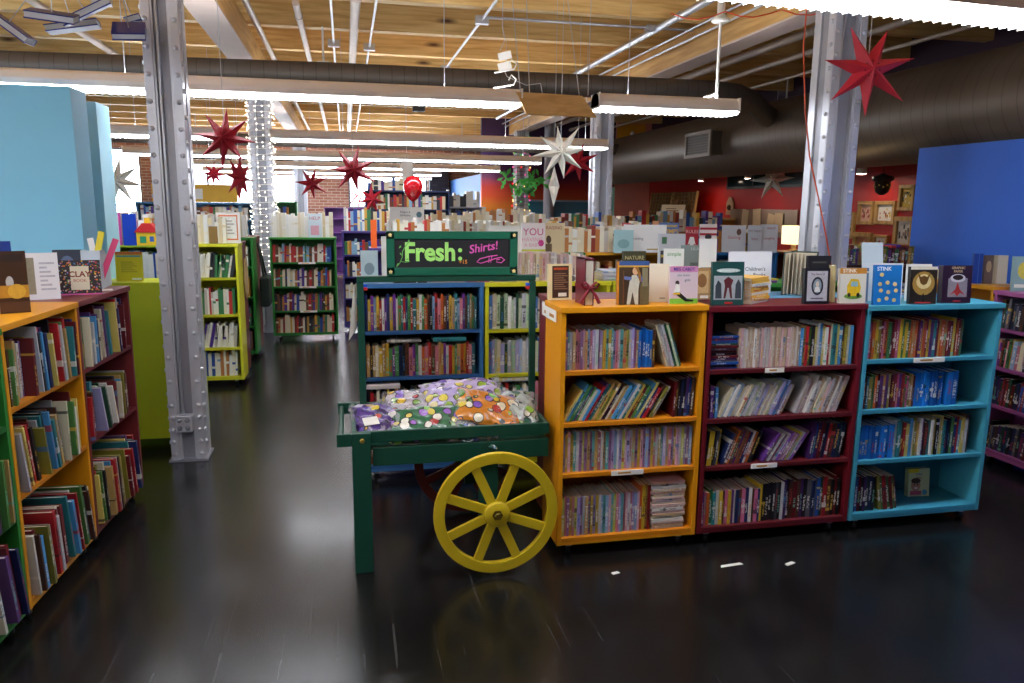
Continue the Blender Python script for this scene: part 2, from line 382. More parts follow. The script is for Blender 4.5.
# ------------------------------------------------------------------ pipes, conduits, ducts
def pipe(x, y0, y1, r, z, label, mat=M_PIPE, name='ceiling_pipe', boxes=(), cat='pipe'):
    t = thing(name, label, cat, (x, 0, z))
    MB().tube([(0, y0, 0), (0, y1, 0)], r, 12).build('pipe_run', mat, t)
    for b in boxes: MB().box(-.06, .06, b - .03, b + .03, -.04, .03).build('junction_box', M_CONDUIT, t)
    yy = y0 + .5
    while yy < y1: MB().lathe([(r, -.022), (r * 1.25, -.02), (r * 1.25, .02), (r, .022)], (0, yy, 0), 12, 0, 'y').build('coupling', mat, t); yy += 3.1
    return t
pipe(-2.53, 3, 14, .035, 3.3, 'thick pale pipe crossing the joists above the blue hanging books')
pipe(-.765, 3, 20, .028, 3.3, 'pale pipe beside the left long beam')
pipe(-.36, 7.0, 20, .03, 3.3, 'pale pipe with an open dark end, right of the left beam')
pipe(-.07, 3, 20, .012, 3.3, 'thin conduit with square box, left of the fat pipe', M_CONDUIT, 'ceiling_conduit', (8.6,), 'conduit')
pipe(.13, 3, 20, .042, 3.28, 'fattest pipe in the middle bay of the ceiling')
pipe(.30, 3, 20, .012, 3.3, 'thin conduit with square box, right of the fat pipe', M_CONDUIT, 'ceiling_conduit', (8.7,), 'conduit')
pipe(1.26, 3, 14, .013, 3.3, 'thin conduit above the small hanging cards', M_CONDUIT, 'ceiling_conduit', (7.2, 9.8), 'conduit')
pipe(2.93, 3, 15, .032, 3.3, 'steel pipe right of the hanging wooden board', M_CONDUIT)
pipe(3.24, 3, 18, .011, 3.3, 'upper thin conduit along the right long beam', M_CONDUIT, 'ceiling_conduit', (), 'conduit')
pipe(3.30, 3, 18, .011, 3.24, 'lower thin conduit along the right long beam', M_CONDUIT, 'ceiling_conduit', (), 'conduit')
pipe(4.25, 3, 18, .04, 3.25, 'dusky pipe between right beam and the big duct')
pipe(4.7, 3, 18, .03, 3.22, 'dusky pipe above the big duct, left of its top')
pipe(5.3, 3, 18, .02, 3.2, 'thin dusky pipe above the big duct')
t = thing('ceiling_conduit', 'thin conduit running across the ceiling right of the card mobile', 'conduit', (0, 7.15, 3.31))
MB().tube([(1.26, 0, 0), (3.3, 0, 0)], .013, 8).build('pipe_run', M_CONDUIT, t); MB().box(2.82, 2.95, -.04, .04, -.03, .02).build('junction_box', M_CONDUIT, t)
t = thing('ceiling_conduit', 'thin conduit running across the ceiling above the blue hanging books', 'conduit', (0, 7.3, 3.3))
MB().tube([(-3.4, 0, 0), (-1.95, 0, 0)], .013, 8).build('pipe_run', M_CONDUIT, t); MB().box(-2.0, -1.86, -.05, .05, -.05, .03).build('junction_box', M_CONDUIT, t)
# small ducts across
t = thing('air_duct', 'narrow dark spiral duct running across behind the first lit fixture', 'duct', (0, 7.3, 2.78))
MB().tube([(-6.9, 0, -.08), (0, 0, 0), (3.6, 0, .0), (3.9, .05, -.01), (4.15, .2, -.04), (4.45, .5, -.10), (4.9, .9, -.2)], .105, 20).build('duct_run', M_DUCT_X, t)
t = thing('air_duct', 'narrow dark duct running across beyond the second row of fixtures', 'duct', (0, 13.0, 2.62))
MB().tube([(-3.6, 0, 0), (4.9, 0, 0)], .095, 16).build('duct_run', M_DUCT_X, t)
t = thing('air_duct', 'farthest narrow dark duct running across near the windows', 'duct', (0, 17.4, 2.6))
MB().tube([(-3.6, 0, 0), (2.8, 0, 0)], .095, 16).build('duct_run', M_DUCT_X, t)
for hx in (-3, 0, 2.6): MB().tube([(hx, 0, 0), (hx, 0, 1.05)], .01, 6).build('hanger_strap', M_CONDUIT, t)
# the big duct
t = thing('main_air_duct', 'huge dark brown spiral air duct running along the right side', 'duct', (5.05, 0, 2.47))
b = MB(); r0 = .42
ys = []; yy = -2.0
prof = []
while yy < 14.2: prof += [(r0, yy)]; yy += .13
b.lathe(prof, (0, 0, 0), 48, 0, 'y')
b.lathe([(r0, yy), (r0 * .96, yy + .2), (r0 * .8, yy + .38), (r0 * .5, yy + .5), (.01, yy + .55)], (0, 0, 0), 48, 0, 'y')
b.build('duct_run', M_DUCT, t)
v = MB(); v.box(-.56, -.36, 9.05, 9.75, -.17, .11); v.build('vent_box', paint('#5a5048', .5, .3), t)
v = MB(); v.box(-.58, -.555, 9.03, 9.77, -.19, -.15).box(-.58, -.555, 9.03, 9.77, .09, .13).box(-.58, -.555, 9.03, 9.08, -.15, .09).box(-.58, -.555, 9.72, 9.77, -.15, .09)
v.build('vent_frame', paint('#8a8078', .5, .3), t)
v = MB()
for i in range(7): v.box(-.572, -.56, 9.08, 9.72, -.14 + i * .034, -.126 + i * .034)
v.build('vent_grille', paint('#38322e', .5, .3), t)

# ------------------------------------------------------------------ light fixtures
def fixture(x0, x1, y, z, label, wires=(), rz=0):
    t = thing('ceiling_light', label, 'ceiling light', ((x0 + x1) / 2, y, z), rz, 'linear fluorescent fixtures'); h = (x1 - x0) / 2
    b = MB(); pr = [(-.10, .012), (-.10, .05), (-.075, .095), (-.04, .115), (.04, .115), (.075, .095), (.10, .05), (.10, .012)]
    b.prism(pr, -h, h, 0, 'yz'); b.build('housing', paint('#efe4dc', .45, 0, .03), t)
    for ex in (-h, h - .012): MB().box(ex, ex + .012, -.104, .104, 0, .114).build('end_cap', M_WHITE, t)
    MB().box(-h + .014, h - .014, -.088, .088, -.012, .011).build('diffuser', M_TUBE, t)
    MB().box(-h + .05, h - .05, -.03, .03, .1151, .1156).build('added_uplight', M_UP, t)  # unseen glowing strip, added on the housing top to brighten the ceiling
    l = MB(); n = int(2 * h / .05)
    for i in range(n): l.box(-h + .02 + i * .05, -h + .025 + i * .05, -.096, .096, -.02, -.0125)
    l.build('louver', M_WHITE, t)
    for wx in wires: MB().tube([(wx - (x0 + x1) / 2, 0, .11), (wx - (x0 + x1) / 2, 0, 3.65 - z)], .0035, 6).build('hanger_wire', M_CONDUIT, t)
    return t
fixture(-4.2, 4.9, 2.66, 2.43, 'nearest fluorescent fixture, running along the top right corner', (-1, 4.4), R(4))
fixture(-4.6, -.2, .2, 2.43, 'unseen fluorescent fixture added above and behind the viewer, on the left', (-3.6, -.8))  # out of view; added to throw light on the left side
fixture(-6.6, 1.33, 5.9, 2.395, 'long fluorescent fixture left of the hanging wooden board', (-3, -1.45, .75))
t = fixture(1.93, 3.12, 5.9, 2.395, 'short fluorescent fixture right of the hanging wooden board', (2.2,))
c = MB(); c.tube([(.43, 0, .12), (.43, 0, .7)], .012, 8); c.tube([(.43, 0, .16), (.33, 0, .12)], .012, 8); c.lathe([(.005, .70), (.07, .70), (.07, .72), (.03, .76), (.03, .98)], (.43, 0, 0), 16)
c.build('stem', M_WHITE, t)
fixture(-2.5, -1.3, 9.2, 2.34, 'short fluorescent fixture left of the bulb-wrapped steel column', (-2.2,))
fixture(-.8, 3.17, 9.2, 2.34, 'fluorescent fixture of the second row, its end by the white star', (0, 1.9, 2.9))
fixture(-3.2, 3.2, 12.6, 2.33, 'third fluorescent fixture back, crossing behind the near columns', (-2, 2.9))
fixture(-2.9, 3.1, 15.6, 2.32, 'fourth fluorescent fixture back, over the tall dark bookcase', (-2, 2.6))
fixture(-3.0, 2.2, 18.0, 2.30, 'fifth fluorescent fixture back, close to the far windows', (-2, 2))
fixture(-3.0, 2.2, 20.0, 2.28, 'farthest fluorescent fixture in front of the windows', (-2, 2))
# hanging wooden board with its wires
t = thing('hanging_board', 'plain wooden board hung on wires between two light fixtures', 'board', (1.58, 5.8, 2.40))
b = MB(); b.prism([(-.30, .085), (.215, .075), (.325, -.085), (-.225, -.08)], -.012, .012, 0, 'xz'); b.build('board', M_PLANK, t, rot=(R(-12), 0, 0))
for i, (x, dx) in enumerate(((-.27, -.02), (-.2, .03), (.19, -.04), (.26, .1))):
    MB().tube([(x, 0, .08), (x + dx, .3, .95)], .0035, 6).build('hanger_wire', M_CONDUIT, t)
t = thing('card_mobile', 'two small white cards hanging on a wire under the ceiling box', 'mobile', (1.27, 6.3, 2.75))
MB().tube([(0, 0, .5), (.0, 0, .3), (.02, 0, .2), (-.02, 0, .12)], .004, 6).tube([(0, 0, .0), (.04, 0, -.08), (.2, 0, -.14), (.32, 0, -.12), (.36, 0, -.3)], .003, 6).build('hanger_wire', M_CONDUIT, t)
for i in range(2): MB().box(-.055, .055, -.003, .003, -.03, .03).build('card', M_WHITE, t, (0.02, 0, .08 - i * .08), (0, R(-15), 0))
for i, (z, w_) in enumerate(((2.66, 'upper'), (2.55, 'lower'))):
    t = thing('wire_hook', w_ + ' bent white wire hook hanging left of the wooden board', 'hook', (1.28, 5.9, z))
    MB().tube([(-.15, 0, -.03), (0, 0, 0), (.02, 0, .04), (-.02, 0, .07), (-.04, 0, .03)], .006, 6).build('hook_wire', M_WHITE, t)
t = thing('speaker_box', 'small black box fixed under the ceiling joists', 'speaker', (1.0, 10.6, 2.92))
MB().box(-.08, .08, -.06, .06, -.055, .055).build('housing', M_BLACK, t, bevel=.008); MB().box(-.01, .01, -.01, .01, .055, .44).build('bracket', M_BLACK, t)
t = thing('smoke_alarm', 'small white smoke alarm under the joists', 'alarm', (-.17, 8.1, 3.0))
MB().lathe([(.001, -.04), (.05, -.04), (.06, -.01), (.06, .02), (.001, .02)], (0, 0, 0), 20).build('housing', M_WHITE, t); MB().tube([(0, 0, .02), (0, 0, .35)], .01, 8).build('stem', M_WHITE, t)

# ------------------------------------------------------------------ riveted steel columns
def column(x, y, label, z1=3.07, lights=None, outlet=False, wd=.125):
    t = thing('steel_column', label, 'column', (x, y, 0), 0, 'riveted steel columns'); w = wd
    for sx in (-1, 1):
        for sy_ in (-1, 1):
            xa, xb = sorted((sx * w, sx * (w - .052))); ya, yb_ = sorted((sy_ * w, sy_ * (w - .01)))
            MB().box(xa, xb, ya, yb_, 0, z1).build('flange_plate', M_STEEL, t, bevel=.002)
        xa, xb = sorted((sx * (w - .052), sx * (w - .064)))
        MB().box(xa, xb, -w + .012, w - .012, 0, z1).build('angle_web', M_STEEL, t)
    MB().box(-w + .05, w - .05, -w + .045, -w + .055, 0, z1).build('web_plate', M_STEEL_D, t)
    MB().box(-w + .05, w - .05, w - .055, w - .045, 0, z1).build('web_plate', M_STEEL_D, t)
    MB().box(w - .012, w, -w + .012, -w + .08, 0, z1).box(w - .012, w, w - .08, w - .012, 0, z1).box(-w, -w + .012, -w + .012, -w + .08, 0, z1).box(-w, -w + .012, w - .08, w - .012, 0, z1).build('side_plate', M_STEEL, t)
    MB().box(w - .03, w - .012, -w + .07, w - .07, 0, z1).box(-w + .012, -w + .03, -w + .07, w - .07, 0, z1).build('side_web', M_STEEL_D, t)
    rv = MB(); zz = .05
    pr = [(.016, 0), (.0155, .005), (.011, .012), (.001, .014)]
    while zz < z1:
        for rx in (-w + .022, w - .022): rv.lathe([(a, -w - b_) for a, b_ in pr], (rx, 0, zz), 8, 0, 'y')
        for ry in (-w + .035,): rv.lathe([(a, w + b_) for a, b_ in pr], (0, ry, zz + .07), 8, 0, 'x'); rv.lathe([(a, -w - b_) for a, b_ in pr], (0, ry, zz + .07), 8, 0, 'x')
        zz += .155 if zz > .3 else .08
    rv.build('rivet', M_STEEL, t)
    MB().box(-w - .015, w + .015, -w - .015, w + .015, 0, .012).build('base_plate', M_STEEL_D, t)
    MB().tube([(-w + .078, -w + .03, .3 if outlet else .1), (-w + .078, -w + .03, z1 - .3), (-w + .10, -w + .03, z1)], .012, 8).build('conduit', M_CONDUIT, t)
    if outlet:
        o = MB().box(-.06, .04, -w - .035, -w + .03, .2, .31).build('outlet_box', M_STEEL, t, bevel=.006)
        q = MB()
        for ax in (-.035, .012):
            for az in (.23, .28): q.lathe([(.001, -w - .038), (.016, -w - .038), (.016, -w - .034)], (ax, 0, az), 14, 0, 'y')
        q.build('socket', M_STEEL_D, o)
    if lights:
        cord, glow, n = lights
        cb = MB(); pts = []; rr = w * 1.32; turns = 34
        bulbs = [MB() for _ in glow]
        for i in range(turns * 14):
            a = 2 * math.pi * i / 14; z = .5 + i / (turns * 14) * (z1 - .6)
            m_ = max(abs(math.cos(a)), abs(math.sin(a))); px, py = (w + .02) * math.cos(a) / m_, (w + .02) * math.sin(a) / m_
            pts.append((px, py, z))
            if i % (1 if len(glow) == 1 else 3) == 0:
                bulbs[(i // 3) % len(glow)].sphere((px * 1.08 + random.uniform(-.01, .01), py * 1.08 + random.uniform(-.01, .01), z + random.uniform(-.03, .03)), n, 3)
        s = thing('string_lights', lights_label.pop(0), 'string lights', (x, y, 0))
        cb.tube(pts, .004, 5); cb.build('cord', cord, s)
        for g, bb in zip(glow, bulbs): o = bb.build('bulb', g, s); o['kind'] = 'stuff'
    return t
lights_label = ['white string lights wound round the second steel column', 'coloured string lights wound round a far steel column']
column(-1.03, 5.13, 'silver riveted column standing by the lime shelf end, outlet at its foot', outlet=True, wd=.103)
column(-1.0, 10.2, 'silver column wrapped in white string lights', lights=(M_WHITE, [emit_mat((1, .9, .75), 5)], .008))
column(-.88, 16.5, 'slim far silver column right of the bulb-wrapped one')
column(3.45, 5.05, 'silver riveted column behind the red bookcase, red star beside it')
column(3.38, 10.0, 'silver riveted column beside the white hanging star')
column(3.42, 15.0, 'far silver column wrapped in coloured lights', lights=(paint('#204020', .5), [emit_mat('#ff3030', 1.6), emit_mat('#ffd080', 1.6), emit_mat('#40c060', 1.2), emit_mat('#e060a0', 1.4)], .018))
t = thing('drain_pipe', 'round grey vertical pipe beside the colour-lit column', 'pipe', (4.05, 15.2, 0))
MB().tube([(0, 0, 0), (0, 0, 3.3)], .11, 20).build('pipe_run', M_STEEL_D, t)
t = thing('cord', 'orange cord dangling beside the right silver column', 'cord')
MB().tube([(2.98, 4.75, 3.34), (2.99, 4.76, 3.0), (3.0, 4.78, 2.7), (3.06, 4.8, 2.3), (3.12, 4.8, 2.0), (3.22, 4.8, 1.7), (3.3, 4.8, 1.45), (3.36, 4.8, 1.24)], .005, 6).build('cord_run', paint('#e0552a', .5), t)
t = thing('cord', 'orange cord looped over the right long beam', 'cord')
pts = [(2.4 + .09 * i + .0, 5.6 - .04 * i, 3.06 - .05 * abs(math.sin(i * .8)) - .0) for i in range(14)]
MB().tube(pts, .005, 6).build('cord_run', paint('#e0552a', .5), t)

# ------------------------------------------------------------------ paper stars, balloon
def star(x, y, z, r, n, col, label, rz=0, rot=0, depth=.3, wire=True, name='paper_star', spread=None):
    t = thing(name, label, 'star', (x, y, z), rz, 'hanging paper stars')
    vs = [(0, -r * depth, 0), (0, r * depth, 0)]; fs = []
    for i in range(n):
        a = rot + 2 * math.pi * i / n; rr = r * random.uniform(.9, 1.08)
        vs.append((rr * math.sin(a), 0, rr * math.cos(a)))
        a2 = a + math.pi / n; vs.append((r * .34 * math.sin(a2), 0, r * .34 * math.cos(a2)))
    k = 2 * n
    # each point: a folded ray with a ridge, front and back
    for i in range(k):
        fs.append((0, 2 + i, 2 + (i + 1) % k)); fs.append((1, 2 + (i + 1) % k, 2 + i))
    MB().add(vs, fs).build('paper_shell', paint(col, .6, 0, .08, 30), t)
    h = MB(); 
    for i in range(n):
        a = rot + 2 * math.pi * (i + .5) / n
        h.sphere((.16 * r * math.sin(a), -r * depth * .72, .16 * r * math.cos(a)), r * .018, 3)
    h.build('punched_hole', paint('#2a0a0a' if col != '#f0ece2' else '#8a8478', .8), t)
    if wire: MB().tube([(0, 0, r * .3), (0, 0, 3.65 - z)], .0025, 5).build('hanger_wire', M_CONDUIT, t)
    return t
RED = '#b01c30'; WHT = '#f0ece2'
star(-.785, 5.6, 2.075, .215, 8, RED, 'red folded paper star hanging right of the left silver column', R(-8), .12, .32)
star(.10, 9.0, 2.02, .27, 7, RED, 'red paper star hanging in the middle aisle left of the balloon', 0, .25, .3)
star(2.78, 3.8, 2.386, .25, 7, RED, 'largest red paper star, hanging before the right silver column', R(-10), .42, .3)
star(1.83, 6.5, 2.10, .25, 8, WHT, 'white paper star hanging below the light fixture end', R(-6), -.15, .32)
star(2.26, 7.4, 2.07, .21, 7, RED, 'red paper star half hidden behind the white one', R(-12), .3, .3)
star(1.885, 6.9, 1.82, .18, 6, WHT, 'small white paper star seen edge-on under the bigger white star', R(78), 0, .28)
star(-1.55, 10.0, 1.98, .16, 8, RED, 'small red paper star left of the two far ones', 0, .1)
star(-1.08, 8.6, 1.90, .24, 8, RED, 'narrow turned red paper star beside the white-lit column', R(62), .1)
star(-1.29, 12.5, 1.80, .17, 7, RED, 'tiny red paper star low before the windows', 0, .2)
star(-3.7, 14.0, 1.98, .42, 8, WHT, 'pale paper star in the bright window gap at far left', 0, .2)
star(-.6, 15.0, 2.0, .32, 7, RED, 'far red paper star beside the brick pier', R(20), .3)
star(.45, 13.6, 1.72, .28, 7, RED, 'small red paper star above the tall dark bookcase', R(20), .9)
star(5.55, 9.35, 2.02, .27, 6, WHT, 'white paper star half hidden by the big duct, left of the right column', R(-25), .45)
t = thing('balloon', 'red balloon floating above the bookshelf rows', 'balloon', (.82, 9.55, 1.835))
MB().lathe([(.001, -.165), (.02, -.155), (.06, -.125), (.105, -.06), (.122, .02), (.112, .08), (.075, .13), (.03, .15), (.001, .153)], (0, 0, 0), 24).build('skin', paint('#b0101c', .18, 0, .05, coat=.6), t)
MB().lathe([(.003, -.165), (.016, -.185), (.002, -.19)], (0, 0, 0), 12).build('knot', paint('#8a0c18', .3), t)
MB().tube([(0, 0, -.18), (.01, 0, -.4), (0, 0, -.6)], .008, 6).build('ribbon', paint('#c04048', .4), t)
t = thing('paper_figure', 'long white paper ornament hanging right of the middle red star', 'ornament', (.86, 11.0, 2.02))
MB().prism([(-.08, .22), (.08, .22), (.1, .0), (.05, -.25), (-.03, -.25), (-.06, 0)], -.03, .03, 0, 'xz').build('paper_shell', M_PAPER, t); MB().tube([(0, 0, .2), (0, 0, 1.3)], .004, 5).build('hanger_wire', M_CONDUIT, t)
t = thing('hanging_plant', 'leafy green ornament hanging before the colour-lit column', 'plant', (3.22, 13.6, 1.96))
b = MB()
for i in range(60):
    a = random.uniform(0, 6.28); q = random.uniform(0, .42); px = q * math.cos(a) * 1.2; pz = random.uniform(-.12, .16) + abs(px) * .25; l = random.uniform(.06, .12); d = random.uniform(0, 6.28)
    b.add([(px, q * .3 * math.sin(a), pz), (px + l * math.cos(d), .02, pz + l * math.sin(d)), (px + l * 1.6 * math.cos(d + .3), 0, pz + l * 1.6 * math.sin(d + .3)), (px + l * math.cos(d + .7), -.02, pz + l * math.sin(d + .7))], [(0, 1, 2, 3)])
b.build('leaves', paint('#4aa848', .5), t); MB().lathe([(.02, -.12), (.1, -.06), (.12, 0), (.11, 0), (.02, -.08)], (0, 0, 0), 14).build('basket', paint('#3a7a40', .6), t); MB().tube([(0, 0, 0), (0, 0, 1.3)], .004, 5).build('hanger_wire', M_CONDUIT, t)
# blue and white books hanging from the ceiling, upper left
HY = [4.45, 4.75, 4.5, 4.22, 4.45, 4.85]
for (x, z, a, b_, w_, lab) in ((-1.62, 2.51, -38, 6, .24, 'tilted open book hanging at the far left of the ceiling mobile'), (-1.41, 2.575, 12, 4, .25, 'white book hanging left of the tilted pair under the ceiling'), (-1.27, 2.60, 30, 10, .25, 'steeply tilted white book hanging under the ceiling'), (-1.34, 2.515, -4, 16, .2, 'blue-topped book hanging lowest of the cluster under the ceiling'), (-1.06, 2.51, 4, 30, .15, 'navy book hanging nearest the left silver column'), (-1.13, 2.645, 20, 5, .08, 'small white book hanging at the top edge')):
    t = thing('hanging_book', lab, 'book', (x, HY.pop(0), z), 0, 'books hung from the ceiling', rot=(R(b_), R(-a), R(8)))
    h = w_ / 2; MB().box(-h, h, -.08, .08, -.014, .011).build('page_block', paint('#d6dbe4', .7), t)
    MB().box(-h - .003, h + .003, -.085, .085, .011, .016).box(-h - .003, h + .003, -.085, .085, -.02, -.014).box(-h - .003, h + .003, .08, .085, -.014, .011).build('cover', paint('#22308a', .4), t)
    MB().tube([(0, 0, .016), (0, .0, .82)], .0025, 5).build('hanger_wire', M_CONDUIT, t)

# ================================================================== BOOKCASES
def case(label, w, d, h, loc, rz, shelves, col, z0=.06, inner=None, back=None, name='bookcase', labels=(), top_over=.006, casters=True, side=.022, group='painted wooden bookcases'):
    """origin: front left bottom corner on the floor; front faces -y."""
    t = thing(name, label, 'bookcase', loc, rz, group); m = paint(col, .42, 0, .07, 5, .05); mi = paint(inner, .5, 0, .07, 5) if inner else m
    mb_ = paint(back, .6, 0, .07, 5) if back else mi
    for x in (0, w - side): MB().box(x, x + side, 0, d, z0, h - .026).build('side_panel', m, t, bevel=.0015)
    MB().box(-top_over, w + top_over, -.008, d, h - .026, h).build('top_panel', m, t, bevel=.002)
    MB().box(side, w - side, d - .012, d, z0 + .02, h - .026).build('back_panel', mb_, t)
    for i, z in enumerate(shelves):
        MB().box(side, w - side, .002, d - .012, z - .02, z).build('shelf', mi, t, bevel=.0012)
    MB().box(side, w - side, .004, .016, z0, shelves[-1] - .02).build('kick_board', m, t)
    for (i, u, lw) in labels:
        o = MB().box(u - lw / 2, u + lw / 2, -.004, .002, shelves[i] - .021, shelves[i] + .002).build('label_strip', M_PAPER, t)
        MB().box(u - lw * .3, u + lw * .1, -.0046, -.004, shelves[i] - .013, shelves[i] - .005).build('label_print', paint('#c08a30', .6), o)
    if casters:
        for cx in (.07, w - .07):
            for cy in (.05, d - .05):
                c = MB().box(cx - .014, cx + .014, cy - .014, cy + .014, z0 - .022, z0).build('caster', M_STEEL_D, t)
                MB().lathe([(.001, -.008), (.02, -.008), (.02, .008), (.001, .008)], (cx, cy, .02), 12, 0, 'x').build('wheel', M_BLACK, c)
    t['_w'] = w
    return t
# book meshes in unit size: x thickness, y depth (spine at 0), z height
def unit_book(ct, inset, round_):
    b = MB(); i = inset
    b.box(-.5, -.5 + ct, .03, 1, 0, 1, 0); b.box(.5 - ct, .5, .03, 1, 0, 1, 0)
    if round_:
        pr = [(-.5, .04), (-.3, .012), (0, 0), (.3, .012), (.5, .04), (.5 - ct, .06), (-.5 + ct, .06)]
        b.prism(pr, 0, 1, 0)
    else: b.box(-.5, .5, 0, .03, 0, 1, 0)
    b.box(-.5 + ct, .5 - ct, .03, 1 - i, i, 1 - i, 1)
    return b.mesh('book', [M_BOOK, M_PAGE])
BOOK_MESH = {'paperback_book': unit_book(.07, .004, False), 'picture_book': unit_book(.14, .012, False), 'hardcover_book': unit_book(.09, .018, True), 'chapter_book': unit_book(.06, .004, False)}
P = {
 'pastel': [('lavender', '#a79ac8'), ('pale lime', '#b9c05a'), ('teal', '#5aa0a0'), ('pale pink', '#d0a0b4'), ('tan', '#b89460'), ('light grey', '#b9b9c4'), ('mauve', '#8c6490'), ('lilac', '#9a8ac0'), ('mustard', '#b89a38'), ('pale blue', '#88a4cc'), ('rose', '#b8707e')],
 'pale': [('cream', '#d8ccb0'), ('pinkish white', '#cfb4b0'), ('light grey', '#b8b4b8'), ('pale pink', '#d8b0b4'), ('white', '#e4e0dc'), ('beige', '#c4a890')],
 'mixed': [('red', '#a82028'), ('navy', '#1c2c62'), ('purple', '#62307c'), ('green', '#2c7048'), ('yellow', '#d4b02c'), ('sky blue', '#4c90cc'), ('black', '#18181c'), ('orange', '#cc6a20'), ('white', '#dedad4'), ('teal', '#20808a'), ('brown', '#6c4028'), ('pink', '#c86a90')],
 'dark': [('black', '#141418'), ('navy', '#182248'), ('dark red', '#5c1018'), ('brown', '#4a2c1c'), ('dark green', '#1c4030'), ('purple', '#40205c'), ('blue', '#22509c'), ('grey', '#60606a'), ('red', '#982028')],
 'blue': [('bright blue', '#1470cc'), ('bright blue', '#1c80dc'), ('deep blue', '#0e58ac')],
 'warm': [('dark red', '#7c1c20'), ('tan', '#b08448'), ('orange', '#c05a1c'), ('olive', '#807830'), ('purple', '#5a3070'), ('yellow', '#c8a62c'), ('teal', '#28707c'), ('maroon', '#58141c'), ('pink', '#b85a80'), ('green', '#3a6a3a')],
 'kids': [('black', '#1a181c'), ('maroon', '#6c1c24'), ('white', '#dcdad4'), ('red', '#b02028'), ('navy', '#1e2c64'), ('sky blue', '#4a94cc'), ('light grey', '#b0b4ba'), ('tan', '#b8965c'), ('green', '#4a7c3c'), ('purple', '#5c3c7c'), ('pale yellow', '#d4c268'), ('teal', '#2c7c84'), ('dark brown', '#4a2c22'), ('cream', '#d8d0b4'), ('olive', '#8a8434')],
 'novel': [('red', '#b02424'), ('tan', '#b89058'), ('orange', '#cc5c20'), ('green', '#4a8448'), ('cream', '#d8ccac'), ('white', '#dcd8d4'), ('navy', '#1e2e66'), ('black', '#1a1a1e'), ('purple', '#6c2c8c'), ('mustard', '#c09a30'), ('light blue', '#88a8c8'), ('brown', '#6a3e26'), ('teal', '#2a7078'), ('pink', '#c87888')],
 'black': [('black', '#121216'), ('black', '#1a1620'), ('dark grey', '#3a3a42'), ('yellow', '#d0b030'), ('light grey', '#a8a8ae')],
 'purple': [('light grey', '#a8a4ac'), ('purple', '#6c3c94'), ('yellow', '#d4c030'), ('teal', '#3c7c74'), ('mauve', '#8c6a84')],
 'light': [('white', '#e0dcd6'), ('pale green', '#b4c4a0'), ('light grey', '#b4b4bc'), ('cream', '#d4c8a8'), ('blue', '#4870b0'), ('dark green', '#24543c'), ('lilac', '#a09ac4'), ('pale blue', '#9cb4d0')],
}
ORD = ['', 'first', 'second', 'third', 'fourth', 'fifth', 'sixth', 'seventh', 'eighth', 'ninth', 'tenth']
def ordn(n):
    if n <= 10: return ORD[n]
    return '%d%s' % (n, 'th' if 10 < n % 100 < 20 else {1: 'st', 2: 'nd', 3: 'rd'}.get(n % 10, 'th'))
NB = {}
def put_book(kind, M, u, v, z, t, d, h, theta, col, label, group, flat=False, phi=0, cat=None):
    cname, c = col
    o = bpy.data.objects.new(kind, BOOK_MESH[kind]); COL.objects.link(o); rz = M[1]
    c3 = lin(c); j = random.uniform(.8, 1.15); o.color = (min(1, c3[0] * j), min(1, c3[1] * j), min(1, c3[2] * j), 1)
    o.scale = (t, d, h)
    if flat:   # lying: thickness vertical, spine towards the viewer
        z += t / 2
        # Ry(90) sends local x (thickness) to -z and local z (height) to +x
        o.rotation_euler = (0, R(90), rz + phi); off = Vector((-h / 2, 0, 0))
    else:
        z += abs(math.sin(theta)) * t / 2
        o.rotation_euler = (0, theta, rz); off = Vector((0, 0, 0))
    loc = Matrix.Rotation(rz, 3, 'Z') @ (Vector((u, v, 0)) + off)
    o.location = (M[0][0] + loc.x, M[0][1] + loc.y, z + .0004)
    NB[kind] = NB.get(kind, 0) + 1
    return tag(o, label, cat or kind.replace('_', ' '), group)
SIZE = lambda t: 'thin' if t < .012 else ('thick' if t > .024 else '')
def fill(kind, M, zs, u0, u1, segs, where, group, v=.02, vj=.012, dmax=.2, clear=.24):
    """M = (loc, rz); segs: (type, width, palette, tmin, tmax, hmin, hmax[, angle deg]); labels count from the left."""
    u = u0; n = 0; flatn = 0
    for sg in segs:
        ty, wd_, pal, t0, t1, h0, h1 = sg[:7]; ang = R(sg[7]) if len(sg) > 7 else 0
        if ty == 'gap': u += wd_; continue
        end = min(u + wd_, u1); cols = P[pal]; last = None
        if ty == 'stack':
            uc = u + wd_ / 2; z = zs; i = 0
            while z - zs < h1 and i < 40:
                t = random.uniform(t0, t1); h = min(wd_ * random.uniform(.86, .97), wd_); flatn += 1; i += 1
                c = random.choice(cols)
                put_book(kind, M, uc + random.uniform(-.004, .004), v + random.uniform(-.004, .008), z, t, min(dmax, .15), h, 0, c, f'{c[0]} {NOUN[kind]} lying flat, {ordn(flatn)} up, {where}', group, True)
                z += t + .0006
            u += wd_; continue
        if ang < 0: u += h1 * math.sin(-ang) * .9
        if ang > 0: end -= h1 * math.sin(ang) * .9
        while True:
            t = random.uniform(t0, t1); step = t / math.cos(ang) + .0007
            if u + step > end: break
            n += 1; h = random.uniform(h0, h1); c = random.choice(cols)
            if c is last and len(cols) > 4: c = random.choice(cols)
            last = c; a = ang + (random.uniform(0, .02) if ang else 0)
            sz = SIZE(t); lean = ' leaning' if abs(ang) > .05 else ''
            put_book(kind, M, u + step / 2, v + random.uniform(0, vj), zs, t, random.uniform(.8, .98) * dmax, h, ang, c,
                     f'{(sz + " ") if sz else ""}{c[0]} {NOUN[kind]}{lean}, {ordn(n)} spine from left, {where}', group)
            u += step
        if ang > 0: u += h1 * math.sin(ang) * .9
NOUN = {'paperback_book': 'paperback', 'picture_book': 'picture book', 'hardcover_book': 'book', 'chapter_book': 'paperback'}

CW, CD = .705, .28
